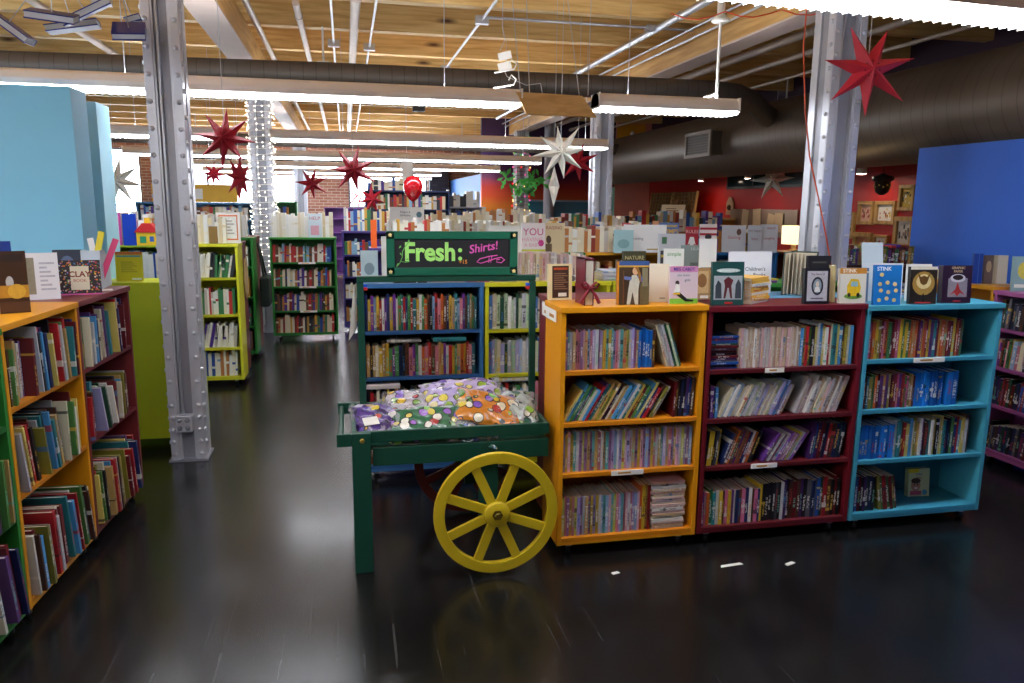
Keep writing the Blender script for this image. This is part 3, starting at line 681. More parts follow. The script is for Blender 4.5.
# --- front row, facing the camera: orange, dark red, light blue
FY = 3.245
SO = [.905, .660, .415, .095]; SR = [.885, .642, .402, .09]; SB = [.906, .647, .380, .095]
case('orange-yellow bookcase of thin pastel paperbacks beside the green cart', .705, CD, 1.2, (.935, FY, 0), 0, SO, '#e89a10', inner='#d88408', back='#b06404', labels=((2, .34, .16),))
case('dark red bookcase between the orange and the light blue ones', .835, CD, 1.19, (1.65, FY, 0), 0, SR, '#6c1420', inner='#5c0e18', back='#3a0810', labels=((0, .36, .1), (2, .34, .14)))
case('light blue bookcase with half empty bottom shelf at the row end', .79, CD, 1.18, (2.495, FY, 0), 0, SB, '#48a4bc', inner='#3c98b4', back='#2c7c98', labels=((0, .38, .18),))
MO = ((.935, FY, 0), 0); MR = ((1.65, FY, 0), 0); MBl = ((2.495, FY, 0), 0)
g = 'thin paperbacks on the orange bookcase'
fill('paperback_book', MO, SO[0], .026, .68, [('up', .36, 'pastel', .009, .014, .175, .19), ('up', .075, 'blue', .009, .013, .175, .19), ('up', .02, 'dark', .01, .012, .18, .19), ('up', .14, 'light', .009, .016, .2, .225, -18)], 'top shelf of orange bookcase', g, dmax=.17)
fill('paperback_book', MO, SO[1], .026, .68, [('up', .545, 'kids', .008, .015, .16, .20, 30), ('up', .13, 'dark', .010, .016, .17, .20, 3)], 'second shelf of orange bookcase', g, dmax=.17)
fill('paperback_book', MO, SO[2], .026, .68, [('up', .66, 'pastel', .010, .015, .185, .198)], 'third shelf of orange bookcase', g, dmax=.2)
fill('paperback_book', MO, SO[3], .026, .68, [('up', .40, 'pastel', .010, .015, .19, .20), ('up', .055, 'warm', .012, .016, .225, .24), ('stack', .185, 'pale', .006, .014, .1, .235)], 'bottom shelf of orange bookcase', g, dmax=.19)
g = 'paperbacks on the dark red bookcase'
fill('paperback_book', MR, SR[0], .026, .808, [('stack', .15, 'dark', .008, .014, .1, .155), ('up', .33, 'pale', .008, .013, .19, .2), ('up', .33, 'kids', .010, .018, .185, .21)], 'top shelf of dark red bookcase', g, dmax=.17)
fill('paperback_book', MR, SR[1], .026, .808, [('up', .06, 'mixed', .010, .016, .15, .17), ('up', .42, 'light', .010, .017, .16, .185, 24), ('up', .30, 'pale', .010, .018, .165, .2, 20)], 'second shelf of dark red bookcase', g, dmax=.17)
fill('paperback_book', MR, SR[2], .026, .808, [('up', .10, 'black', .010, .016, .17, .18, 5), ('up', .22, 'mixed', .010, .016, .16, .18, 20), ('up', .27, 'purple', .009, .015, .15, .17, 32), ('up', .22, 'dark', .012, .022, .18, .20, 8)], 'third shelf of dark red bookcase', g, dmax=.17)
fill('paperback_book', MR, SR[3], .026, .808, [('up', .32, 'mixed', .012, .02, .17, .185), ('up', .14, 'black', .012, .02, .19, .2), ('up', .34, 'dark', .012, .024, .19, .21)], 'bottom shelf of dark red bookcase', g, dmax=.19)
g = 'paperbacks on the light blue bookcase'
fill('chapter_book', MBl, SB[0], .026, .62, [('up', .57, 'warm', .010, .018, .18, .2)], 'top shelf of light blue bookcase', g, dmax=.17)
fill('chapter_book', MBl, SB[1], .026, .66, [('up', .32, 'warm', .010, .018, .16, .18), ('up', .17, 'blue', .012, .018, .17, .185), ('gap', .02, 0, 0, 0, 0, 0), ('up', .09, 'blue', .03, .04, .17, .18)], 'second shelf of light blue bookcase', g, dmax=.17)
fill('chapter_book', MBl, SB[2], .026, .72, [('up', .22, 'blue', .013, .018, .17, .18), ('up', .46, 'kids', .010, .02, .175, .205)], 'third shelf of light blue bookcase', g, dmax=.18)
fill('chapter_book', MBl, SB[3], .026, .72, [('up', .14, 'dark', .012, .02, .18, .19), ('up', .16, 'warm', .010, .02, .18, .19, -10)], 'bottom shelf of light blue bookcase', g, dmax=.19)
# the row standing back to back with it
case('maroon bookcase back to back with the orange one', .76, .27, 1.2, (1.735, FY + CD + .28, 0), R(180), SO, '#7c2430')
case('pale blue bookcase back to back with the dark red one', .80, .27, 1.19, (2.53, FY + CD + .28, 0), R(180), SR, '#5a9cc4')
case('sky blue bookcase back to back with the light blue one', .74, .27, 1.18, (3.28, FY + CD + .28, 0), R(180), SB, '#5a9cc4')
# --- left row, facing the aisle
LA = R(90 - 3.6); LX, LY = -1.165, 4.47   # far end, front corner at the floor
LS = [.872, .525, .10]
ldir = Vector((math.cos(LA), math.sin(LA), 0))
def lpos(s): p = Vector((LX, LY, 0)) - ldir * s; return (p.x, p.y, 0)
case('maroon bookcase of picture books, end of the left row by the lime panel', .69, CD, 1.195, lpos(.69), LA, LS, '#7a2c30', inner='#6a1c24')
case('orange bookcase of picture books, middle of the left row', .69, CD, 1.195, lpos(1.385), LA, LS, '#e39a16', inner='#c87c10')
case('green bookcase of picture books, nearest of the left row', .69, CD, 1.185, lpos(2.08), LA, [.82, .46, .095], '#2c8434', inner='#1c6428')
for nm, s, zs in (('maroon left-row case', .69, LS), ('orange left-row case', 1.385, LS), ('green left-row case', 2.08, [.82, .46, .095])):
    Mx = (lpos(s), LA); g = 'picture books on the ' + nm
    for i, sh in enumerate(('top', 'middle', 'bottom')):
        z = zs[i]; hm = .27 if i == 0 else .29
        if nm.startswith('maroon') and i == 1:
            sg = [('up', .1, 'kids', .010, .02, .2, .26), ('up', .05, 'warm', .02, .03, .25, .27), ('up', .22, 'light', .008, .016, .2, .24, -14), ('up', .22, 'kids', .010, .02, .18, .23)]
        elif i == 2: sg = [('up', .32, 'kids', .010, .024, .22, hm, -5), ('up', .30, 'kids', .008, .022, .22, hm + .02, -8)]
        elif i == 1: sg = [('up', .42, 'kids', .008, .018, .21, .27, -9), ('up', .2, 'kids', .010, .02, .2, .28)]
        else: sg = [('up', .25, 'kids', .010, .022, .2, .25), ('up', .3, 'kids', .010, .02, .22, .28, -5), ('up', .2, 'kids', .01, .02, .22, .27)]
        fill('picture_book', Mx, z, .026, .665, sg, f'{sh} shelf, {nm}', g, v=-.045 if i == 2 else -.02, vj=.07, dmax=.22)
# --- right row, facing left, pink and orange
RX, RYf = 4.09, 4.12
RS = [.90, .65, .40, .10]
case('pink bookcase with mixed books at the right edge', .78, .27, 1.14, (RX, RYf, 0), R(-90), RS, '#a85a94', inner='#984a84')
case('orange bookcase behind the light blue one, right of its end', .74, .27, 1.16, (RX, RYf + .75, 0), R(-90), RS, '#d89820', inner='#b87c10')
for i, sh in enumerate(('top', 'second', 'third', 'bottom')):
    fill('chapter_book', ((RX, RYf, 0), R(-90)), RS[i], .026, .75, [('up', .7, 'dark' if i != 1 else 'novel', .012, .026, .15, .2, 4)], f'{sh} shelf of pink bookcase', 'books on the pink bookcase', dmax=.17)
# --- middle row: blue and yellow
MY = 4.425; SM = [.915, .640, .365, .10]
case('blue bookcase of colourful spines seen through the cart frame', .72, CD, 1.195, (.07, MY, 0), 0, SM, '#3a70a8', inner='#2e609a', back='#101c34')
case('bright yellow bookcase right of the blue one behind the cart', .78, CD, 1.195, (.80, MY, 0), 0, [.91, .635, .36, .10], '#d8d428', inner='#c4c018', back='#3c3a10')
case('second yellow bookcase hidden behind the orange one, covered in books', .8, CD, 1.195, (1.6, MY, 0), 0, [.91, .635, .36, .10], '#d8d428', inner='#c4c018')
case('green bookcase behind the dark red one, flat books on top', .8, CD, 1.17, (2.42, MY, 0), 0, SM, '#3c8a34')
g = 'books on the blue bookcase behind the cart'
M1 = ((.07, MY, 0), 0); M2 = ((.80, MY, 0), 0)
fill('hardcover_book', M1, SM[0], .026, .695, [('up', .66, 'novel', .011, .02, .18, .215)], 'top shelf of blue bookcase behind cart', g, dmax=.15)
fill('hardcover_book', M1, SM[1], .026, .695, [('up', .66, 'novel', .012, .022, .165, .2)], 'second shelf of blue bookcase behind cart', g, dmax=.15)
fill('hardcover_book', M1, SM[2], .026, .695, [('up', .66, 'kids', .012, .022, .15, .2)], 'third shelf of blue bookcase behind cart', g, dmax=.15)
fill('hardcover_book', M1, SM[3], .026, .695, [('up', .66, 'mixed', .012, .022, .15, .2)], 'bottom shelf of blue bookcase behind cart', g, dmax=.15)
g = 'books on the yellow bookcase behind the cart'
for i, sh in enumerate(('top', 'second', 'third')):
    fill('hardcover_book', M2, [.91, .635, .36][i], .026, .38, [('up', .35, 'light' if i < 2 else 'novel', .013, .026, .17, .215)], f'{sh} shelf of yellow bookcase behind cart', g, dmax=.15)
put_book('hardcover_book', M1, .25, .03, SM[1] + .2, .02, .13, .2, 0, ('grey', '#8a8682'), 'grey book lying flat atop the second shelf row, blue bookcase behind cart', g, True)
put_book('hardcover_book', M1, .52, .03, SM[1] + .2, .025, .13, .2, 0, ('teal', '#3a9aa0'), 'teal book lying flat atop the second shelf row, blue bookcase behind cart', g, True)
put_book('hardcover_book', M1, .12, .01, SM[2] + .203, .03, .13, .2, 0, ('white', '#d8ccd0'), 'white book lying flat above the cart bags, blue bookcase behind cart', g, True)
put_book('hardcover_book', M2, .18, .01, SM[2] + .22, .028, .13, .24, 0, ('white', '#dcdcd8'), 'white book lying flat above the bags, yellow bookcase behind cart', g, True)

# ------------------------------------------------------------------ books nobody tells apart, far away: one object
PALF = ['#e8e2d0', '#d8c8a0', '#c03030', '#2850a0', '#e0d4b8', '#8a3020', '#3c7c50', '#d0a040', '#f0ece4', '#50308c', '#303038', '#80a8c8', '#b87840', '#e8e6e0', '#6a4630', '#c8c0b8']
FAR = MB()
def far_row(x0, x1, y, z, h0, h1, t0=.02, t1=.045, cols=None, dep=.15, rz=0, lean=.0):
    """a run of spines in the direction rz, backs away from the camera"""
    u = 0; L = x1 - x0; rm = Matrix.Translation((x0, y, z)) @ Matrix.Rotation(rz, 4, 'Z'); cols = cols or range(len(PALF))
    while u < L - t1:
        t = random.uniform(t0, t1); h = random.uniform(h0, h1)
        q = rm @ Matrix.Translation((u + t / 2, 0, .001)) @ Matrix.Rotation(random.uniform(0, lean), 4, 'Y')
        FAR.box(-t / 2, t / 2 - .001, 0, dep, 0, h, random.choice(list(cols)), q)
        if random.random() < .6: zb = random.uniform(.2, .7) * h; FAR.box(-t / 2 - .0004, t / 2 - .0006, -.0006, .02, zb, zb + .02, random.choice(list(cols)), q)
        u += t / math.cos(lean) if lean else t
CREAM = [0, 1, 4, 8, 13, 15, 0, 1, 4, 12, 5]; DK = [2, 3, 5, 9, 10, 14, 4, 12, 0, 6, 7]
# far green case, purple cases, aisle cases
case('far green bookcase facing the aisle, four shelves of books', .765, .27, 1.24, (-.885, 9.45, 0), 0, [.945, .655, .36, .09], '#2c8a34', inner='#1c7426', labels=((0, .42, .2), (1, .42, .2), (2, .42, .2)))
for z in (.945, .655, .36, .09): far_row(-.86, -.16, 9.47, z, .17, .22, .018, .035, DK if z < .5 else None, lean=.04)
case('far purple bookcase right of the far green one', .8, .27, 1.30, (-.05, 9.95, 0), 0, [1.0, .72, .44, .14], '#4a3c88', inner='#3a2c78')
for z in (1.0, .72, .44, .14): far_row(-.02, .68, 9.97, z, .15, .2, .02, .04)
case('yellow bookcase facing the aisle behind the left column', .86, .28, 1.285, (-1.80, 7.12, 0), R(-1), [.985, .655, .355, .09], '#dcdc30', inner='#c8c820')
for z, cc, le in ((.985, [0, 4, 6, 8, 13, 10], .2), (.655, [8, 13, 2, 0, 6, 15], .02), (.355, [13, 8, 0, 6, 15, 9], .25), (.09, [8, 3, 13, 0, 12, 11], .04)): far_row(-1.76, -.97, 7.15, z, .19, .24, .015, .03, cc, lean=le)
case('maroon bookcase back to back with the yellow aisle one', .84, .28, 1.285, (-.945, 7.70, 0), R(179), [.985, .655, .355, .09], '#6c2430')
case('second green bookcase facing the aisle, black bag on its end', .82, .28, 1.285, (-1.77, 8.35, 0), R(-1), [.985, .665, .36, .09], '#2c8a34', inner='#1c7426')
for z in (.985, .665, .36, .09): far_row(-1.73, -.98, 8.38, z, .18, .22, .015, .03)
case('maroon bookcase back to back with the second green one', .80, .28, 1.285, (-.945, 8.93, 0), R(179), [.985, .655, .355, .09], '#6c2430')
# lime end panel (back of a case that faces away) and lime case behind it
case('lime green bookcase turned away, its plain back by the left column', .72, .30, 1.13, (-.99, 5.60, 0), R(180), [.8, .5, .1], '#c4cc1c', back='#c4cc1c', casters=False)
case('lime bookcase with books behind the plain lime panel', .95, .28, 1.31, (-2.3, 6.6, 0), 0, [1.0, .7, .4, .1], '#a8c020', inner='#90a818')
far_row(-2.25, -1.4, 6.62, 1.0, .2, .26, .015, .04, [8, 13, 0, 11, 3, 6, 8]); far_row(-2.25, -1.4, 6.62, .7, .2, .26, .015, .04)
far_row(-1.74, -1.36, 6.62, 1.31, .18, .27, .02, .045, [8, 13, 0, 12, 4])
# third row: orange then blue, books on top
case('orange bookcase in the third row, top half seen over the cards', .98, .28, 1.2, (2.28, 7.1, 0), 0, [.92, .62, .32, .08], '#e0a020', inner='#a87010')
case('green bookcase in the third row, left of the orange one', .9, .28, 1.2, (1.36, 7.1, 0), 0, [.92, .62, .32, .08], '#2c7c38')
case('deep blue bookcase in the third row behind the display sign', 1.0, .28, 1.2, (3.28, 7.0, 0), 0, [.92, .62, .32, .08], '#1c5c94')
far_row(2.32, 3.2, 7.13, .92, .1, .2); far_row(3.32, 4.2, 7.03, .92, .15, .2)
far_row(1.75, 3.2, 7.16, 1.2, .2, .26, .02, .05, CREAM); far_row(3.4, 4.25, 7.09, 1.2, .18, .24)
far_row(1.75, 3.2, 7.33, 1.2, .2, .3, .02, .05)
# fourth row: long run of pale spines behind the sign
case('tall white bookcase in the fourth row behind the cart sign', 1.5, .3, 1.28, (.42, 8.25, 0), 0, [.95, .62, .3, .08], '#d8d4c8')
case('tall tan bookcase in the fourth row, right part', 1.5, .3, 1.28, (1.95, 8.25, 0), 0, [.95, .62, .3, .08], '#b8a888')
far_row(.44, 1.9, 8.27, 1.28, .16, .20, .02, .04, CREAM); far_row(1.95, 3.1, 8.27, 1.28, .2, .3, .025, .05)
far_row(.4, .9, 6.7, 1.27, .2, .26, .02, .04, [8, 13, 0, 12, 7, 2])
case('dark violet bookcase between blue case and the long pale row', 1.0, .28, 1.27, (.2, 6.68, 0), 0, [.95, .65, .35, .1], '#4a3c88')
# on top of the far green case and beyond
far_row(-.86, -.14, 9.48, 1.241, .24, .30, .025, .05, [0, 4, 8, 13, 1]); far_row(-.02, .7, 10.0, 1.301, .24, .3, .02, .05)
case('tall navy bookcase far back before the windows', 1.5, .35, 1.88, (.35, 13.9, 0), 0, [1.55, 1.2, .85, .5, .12], '#1c3464')
far_row(.4, 1.8, 13.93, 1.55, .2, .27, .03, .06); far_row(.4, 1.8, 13.93, 1.2, .2, .27, .03, .06); far_row(.4, 1.1, 13.93, 1.88, .12, .26, .04, .08)
case('far blue and green bookcase left of the white-lit column', 1.5, .3, 1.64, (-2.75, 11.2, 0), 0, [1.4, 1.1, .8, .5, .1], '#4a86b4')
far_row(-2.7, -1.3, 11.23, 1.4, .16, .2, .02, .05); far_row(-2.7, -1.3, 11.23, 1.1, .16, .25, .02, .05)
case('far dark green bookcase beside the blue one', .6, .3, 1.66, (-1.26, 11.2, 0), R(0), [1.4, 1.1, .8, .5, .1], '#2c7c38')
far_row(-1.22, -.75, 11.23, 1.4, .16, .2, .02, .05)
case('white shelf unit along the far blue wall', 1.4, .35, 1.6, (1.35, 15.2, 0), 0, [1.3, .95, .6, .2], '#c8ccd8')
far_row(1.4, 2.7, 15.23, 1.3, .18, .26, .03, .07, [3, 9, 10, 8, 13]); far_row(1.4, 2.7, 15.23, 1.6, .14, .35, .04, .09, [8, 13, 10, 0, 11])
case('low purple shelf far back under the brick pier', .9, .3, 1.55, (-.45, 17.5, 0), 0, [1.3, 1.0, .7, .4, .1], '#8a50a0')
case('low white bookcase in the fifth row', 1.7, .3, 1.28, (1.2, 11.4, 0), 0, [.95, .62, .3, .08], '#c8c0b0')
far_row(1.25, 2.85, 11.43, 1.281, .2, .32, .03, .07, CREAM)
case('low brown bookcase in the fifth row, right of the white one', 2.0, .3, 1.28, (3.7, 10.6, 0), 0, [.95, .62, .3, .08], '#8a5a30')
far_row(3.75, 5.6, 10.63, 1.281, .18, .32, .03, .07)
case('low red-brown bookcase before the lamp', 1.5, .3, 1.2, (4.3, 7.15, 0), 0, [.92, .62, .3, .08], '#6c3a24')
far_row(-1.7, -1.0, 7.16, 1.286, .18, .26, .02, .04, CREAM); far_row(-1.7, -1.0, 8.4, 1.286, .2, .28, .02, .04, CREAM)
case('low dark shelf behind the light blue bookcase', .9, .26, 1.2, (3.75, 5.42, 0), 0, [.92, .62, .3, .08], '#4a2c24')
far_row(3.7, 4.6, 5.46, 1.2, .12, .16, .02, .05)
ob = FAR.build('distant_books', [paint(c, .5, 0, .05) for c in PALF])
tag(ob, 'rows of small spines filling and topping the distant bookcases', 'books', None, 'stuff')

# ================================================================== STANDING DISPLAY BOOKS
def display(label, x, y, z, w, h, t=.02, rz=0, tilt=4, cover='#204060', art=(), spine=None, name='display_book', cat='display book', group=None, pages=True):
    """a book (or card) standing face out; art in cover fractions"""
    o = thing(name, label, cat, (x, y, z), 0, group, rot=(R(-tilt), 0, rz)); z0 = math.sin(R(tilt)) * t
    m = paint(cover, .4, 0, .05); c = MB()
    if pages:
        c.box(-w / 2, w / 2, 0, .0015, z0, z0 + h).box(-w / 2, w / 2, t - .0015, t, z0, z0 + h); c.build('cover', m, o)
        MB().box(-w / 2, -w / 2 + .0015, .0015, t - .0015, z0, z0 + h).build('spine', paint(spine or cover, .4, 0, .05), o)
        MB().box(-w / 2 + .0015, w / 2 - .003, .0015, t - .0015, z0 + .003, z0 + h - .003).build('page_block', M_PAGE, o)
    else: c.box(-w / 2, w / 2, 0, t, z0, z0 + h); c.build('cover', m, o)
    for i, a in enumerate(art):
        yy = -.0004 - .0003 * i
        if a[0] == 'text':
            _, s, u, v, size, col = a[:6]; text('title', s, size * h, paint(col, .5), o, ((u - .5) * w, yy, z0 + v * h), ext=.0003, bold=a[6] if len(a) > 6 else 0, sx=a[7] if len(a) > 7 else 1)
        else:
            q = MB()
            if a[0] == 'rect': _, u0, v0, u1, v1, col = a; q.box((u0 - .5) * w, (u1 - .5) * w, yy, 0, z0 + v0 * h, z0 + v1 * h)
            elif a[0] == 'ell': _, cu, cv, ru, rv, col = a; q.prism([((cu - .5 + ru * math.cos(k * .3927)) * w, z0 + (cv + rv * math.sin(k * .3927)) * h) for k in range(16)], yy, 0, 0, 'xz')
            else: _, pts, col = a; q.prism([((p_[0] - .5) * w, z0 + p_[1] * h) for p_ in pts], yy, 0, 0, 'xz')
            q.build('cover_art', paint(col, .5, 0, .25, 60), o)
    return o
TZ = 1.2005
lines = lambda u0, u1, v0, v1, n, col: [('rect', u0, v0 + (v1 - v0) * i / n, u1 - .08 * ((i * 7) % 3), v0 + (v1 - v0) * (i + .45) / n, col) for i in range(n)]
# on the orange bookcase
display('cream-bordered book with a dark brown back cover, on the orange bookcase left end', 1.0, 3.50, TZ, .118, .172, .025, R(6), 3, '#e0cfa0', [('rect', .14, .06, .86, .95, '#3c2418'), ('rect', .2, .84, .8, .9, '#b04a20')] + lines(.22, .8, .3, .78, 8, '#8a6a50') + [('rect', .4, .1, .75, .2, '#e8e4d8')])
t = thing('ribboned_book', 'upright book seen from its page edge, tied with a dark red bow', 'book', (1.075, 3.29, TZ))
MB().box(-.022, -.018, -.0, .14, 0, .215).box(.018, .022, 0, .14, 0, .215).box(-.022, .022, .14, .144, 0, .215).box(-.022, .022, 0, .14, .208, .215).build('cover', paint('#6c2434', .4), t)
MB().box(-.018, .018, .004, .14, .003, .206).build('page_block', M_PAGE, t)
b = MB(); b.box(-.024, .024, -.003, .146, .075, .09)
for s in (-1, 1):
    b.tube([(0, -.012, .085), (s * .025, -.02, .108), (s * .042, -.014, .1), (s * .03, -.012, .082), (0, -.012, .08)], .006, 6)
    b.tube([(0, -.012, .08), (s * .025, -.014, .05), (s * .045, -.012, .012)], [.005, .008, .009], 6)
b.sphere((0, -.014, .083), .011, 5); b.build('ribbon_bow', paint('#7a1428', .35), t)
display('book with a painted girl in a pale tunic on its cover, on the orange bookcase', 1.286, 3.285, TZ, .152, .200, .022, R(-3), 4, '#4a3828',
        [('rect', 0, 0, .05, 1, '#d88a20'), ('rect', .05, .9, 1, 1, '#3c5a94'), ('rect', .05, .86, 1, .9, '#d0a040'), ('rect', .72, .0, 1, .5, '#6a5c3c'), ('rect', .78, .42, .95, .84, '#8a8064'),
         ('poly', [(.3, .0), (.4, .0), (.48, .3), (.56, .0), (.66, .0), (.66, .34), (.7, .55), (.6, .68), (.46, .68), (.38, .52), (.34, .3)], '#c8c4b4'), ('poly', [(.2, .58), (.42, .56), (.46, .63), (.2, .66)], '#6a78b0'), ('poly', [(.62, .66), (.74, .5), (.8, .58), (.7, .74)], '#5a6cb0'),
         ('rect', .18, .02, .205, .78, '#7a4a20'), ('ell', .56, .77, .09, .09, '#d8a880'), ('poly', [(.5, .86), (.64, .86), (.72, .72), (.74, .52), (.68, .55), (.63, .74), (.56, .83)], '#a06c30')], spine='#d88a20')
display('blank cream page standing beside the painted girl cover', 1.44, 3.37, TZ, .112, .182, .006, R(-8), 4, '#ece2cc', [('rect', .6, .08, .85, .12, '#b0a890')], pages=False, name='standing_card', cat='card')
display('pink-topped pale book with a cartoon girl in black on a swing', 1.537, 3.285, TZ, .138, .175, .02, R(-2), 4, '#d8c4cc',
        [('rect', 0, 0, 1, .14, '#7cc040'), ('rect', 0, .84, 1, 1, '#d08ab4'), ('text', 'MEG CABOT', .5, .92, .115, '#4a2c8c', .0005, .92), ('text', 'allie finkle', .48, .76, .09, '#6c8a94', 0, 1), ('text', 'girls', .62, .63, .10, '#6c8a94'),
         ('ell', .26, .56, .07, .06, '#3a2c20'), ('poly', [(.14, .3), (.34, .28), (.36, .5), (.22, .54)], '#e4e4dc'), ('poly', [(.16, .3), (.36, .3), (.62, .13), (.84, .1), (.84, .06), (.56, .06), (.3, .2)], '#101014'), ('rect', .12, .25, .36, .29, '#e0c020')])
display('sepia book with a torn paper picture, right end of the orange bookcase', 1.70, 3.44, TZ - .002, .10, .155, .02, R(2), 4, '#a88458', [('rect', .15, .2, .9, .9, '#c8a878'), ('ell', .55, .6, .25, .22, '#8a6238'), ('rect', .45, .04, .9, .13, '#e8e4da')])
display('dark-framed sepia book behind the torn paper picture one', 1.80, 3.53, 1.193, .105, .155, .02, R(2), 4, '#3a3638', [('rect', .12, .18, .9, .9, '#b8946a'), ('ell', .5, .55, .2, .25, '#8a5a38'), ('rect', .45, .04, .9, .12, '#e8e4da')])
display('dark olive book standing behind the painted girl cover', 1.42, 3.62, TZ, .12, .225, .02, 0, 3, '#3a3c28', [('text', 'NATURE', .5, .85, .12, '#b0a878')])
# on the dark red bookcase
TZr = 1.1905
display('dark teal book with armoured figures in grey and red', 1.757, 3.275, TZr, .158, .205, .02, R(-3), 4, '#1c4a48',
        [('rect', .05, .13, .95, .68, '#a8b0b4'), ('ell', .5, .8, .38, .05, '#c0d0cc'), ('text', 'adventure', .5, .8, .11, '#e8f0ec'), ('poly', [(.42, .16), (.48, .4), (.52, .4), (.58, .16), (.64, .16), (.6, .45), (.66, .58), (.5, .66), (.36, .58), (.4, .45), (.36, .16)], '#5c2028'), ('poly', [(.1, .16), (.3, .16), (.28, .5), (.18, .58), (.1, .45)], '#3a424a'), ('poly', [(.72, .16), (.92, .16), (.9, .5), (.82, .6), (.74, .48)], '#3a424a'), ('rect', .4, .03, .65, .08, '#c03030')])
t = 0
zz = TZr
for i in range(9):
    th = random.uniform(.011, .015); cn = ('yellow', '#d8a83c') if i % 3 else ('white', '#d8d4cc')
    kk = ['paperback in the short stack on the dark red bookcase top, ' + (ordn(i + 1) + ' up' if i else 'lowest')][0]
    put_book('paperback_book', ((1.99, 3.30, 0), 0), random.uniform(-.004, .004), 0, zz, th, .14, .19, 0, cn, cn[0] + ' ' + kk, 'short stack on the dark red bookcase', True, R(35) + random.uniform(-.05, .05)); zz += th + .0006
display('white sign card reading Children\'s Books behind the paperback stack', 2.13, 3.74, 1.19, .25, .225, .006, R(-2), 3, '#e6e6ea', [('text', "Children's", .62, .58, .13, '#505058'), ('text', 'Books', .72, .44, .13, '#505058'), ('rect', .25, .08, .85, .12, '#c0a040'), ('ell', .75, .14, .08, .06, '#6a7a40')], pages=False, name='sign_card', cat='sign')
t = thing('open_book', 'book standing with fanned open cream pages before the right column', 'book', (2.365, 3.72, 1.19))
b = MB()
for i in range(11): a = R(-50 + 10 * i); b.box(-.0015, .0015, -.0, .12, .004, .222, 0, Matrix.Rotation(a + R(180), 4, 'Z'))
b.build('pages', M_PAGE, t)
b = MB(); b.box(-.002, .002, 0, .13, 0, .23, 0, Matrix.Rotation(R(128), 4, 'Z')).box(-.002, .002, 0, .13, 0, .23, 0, Matrix.Rotation(R(-128), 4, 'Z')); b.build('cover', paint('#3c4c44', .5), t)
display('black-framed book with a small oval portrait on grey', 2.222, 3.265, TZr, .128, .172, .026, R(-4), 4, '#18161e', [('rect', .09, .08, .91, .92, '#b8b4bc'), ('text', 'The Giant of', .5, .83, .08, '#38343c'), ('ell', .5, .5, .24, .26, '#1c1c22'), ('ell', .5, .5, .17, .2, '#8a98a4'), ('ell', .5, .55, .07, .09, '#d4c4b4'), ('poly', [(.38, .34), (.62, .34), (.58, .47), (.42, .47)], '#e0dcd8'), ('rect', .25, .14, .75, .17, '#5a5660')])
display('black book with two red triangles, behind the oval portrait one', 2.40, 3.52, TZr, .13, .215, .02, R(-3), 3, '#1e1c20', [('poly', [(.2, .45), (.45, .45), (.33, .62)], '#c02020'), ('poly', [(.55, .45), (.8, .45), (.68, .62)], '#c02020'), ('rect', .2, .82, .8, .86, '#50504c')])
display('thin cream book turned edgewise left of the yellow bus cover', 2.375, 3.35, TZr, .1, .18, .02, R(62), 3, '#c8b888', [('rect', .1, .1, .9, .9, '#d8ceb0')])
display('cream book with a yellow bus drawing and orange title band', 2.415, 3.262, TZr, .138, .172, .02, R(-5), 4, '#dcd8cc', [('rect', 0, .84, 1, 1, '#c8862c'), ('text', 'STINK', .36, .92, .15, '#f4ecd8', .0006), ('ell', .52, .2, .34, .08, '#6a9a3c'), ('poly', [(.3, .2), (.74, .22), (.8, .45), (.7, .68), (.42, .7), (.28, .5)], '#e0b820'), ('rect', .42, .48, .68, .62, '#8ab4c0'), ('ell', .36, .24, .06, .06, '#202020'), ('ell', .7, .24, .06, .06, '#202020')])
display('grey-blue book half hidden behind the yellow bus cover', 2.52, 3.37, 1.182, .12, .172, .02, R(-4), 4, '#5c7490', [('rect', .3, .1, .9, .45, '#42506a'), ('rect', 0, .85, 1, .9, '#c8c4b0')])
# on the light blue bookcase
TB = 1.1805
display('bright blue book scattered with small tan shapes', 2.605, 3.255, TB, .14, .196, .02, R(-6), 4, '#1c78c8', [('text', 'STINK', .34, .9, .14, '#f0f0f0', .0006)] + [('ell', .2 + .28 * (i % 3) + (.05 if (i // 3) % 2 else 0), .12 + .2 * (i // 3) + .04 * (i % 2), .075, .05, '#d8b878') for i in range(10)])
display('large white card standing behind the bright blue book', 2.70, 3.42, TB - .002, .225, .195, .006, R(-5), 3, '#d4dade', [('rect', .7, .06, .8, .12, '#8a8a90')], pages=False, name='standing_card', cat='card')
display('dark book with a glowing golden beast and tiny figure', 2.815, 3.262, TB, .142, .186, .024, R(-6), 4, '#2c2218', [('rect', 0, .92, 1, 1, '#d8d0c0'), ('ell', .5, .55, .42, .32, '#a8843c'), ('ell', .5, .6, .28, .2, '#dcc890'), ('poly', [(.25, .85), (.38, .55), (.5, .5), (.62, .55), (.75, .85), (.62, .72), (.5, .76), (.38, .72)], '#6a4818'), ('poly', [(.44, .05), (.47, .25), (.5, .3), (.53, .25), (.56, .05)], '#181410'), ('rect', .2, .02, .8, .05, '#c03030')])
display('pale cream card between the golden beast cover and dark purple book', 2.90, 3.40, TB - .001, .14, .19, .006, R(-6), 3, '#e4e4dc', lines(.5, .95, .2, .85, 7, '#b8b8b0'), pages=False, name='standing_card', cat='card')
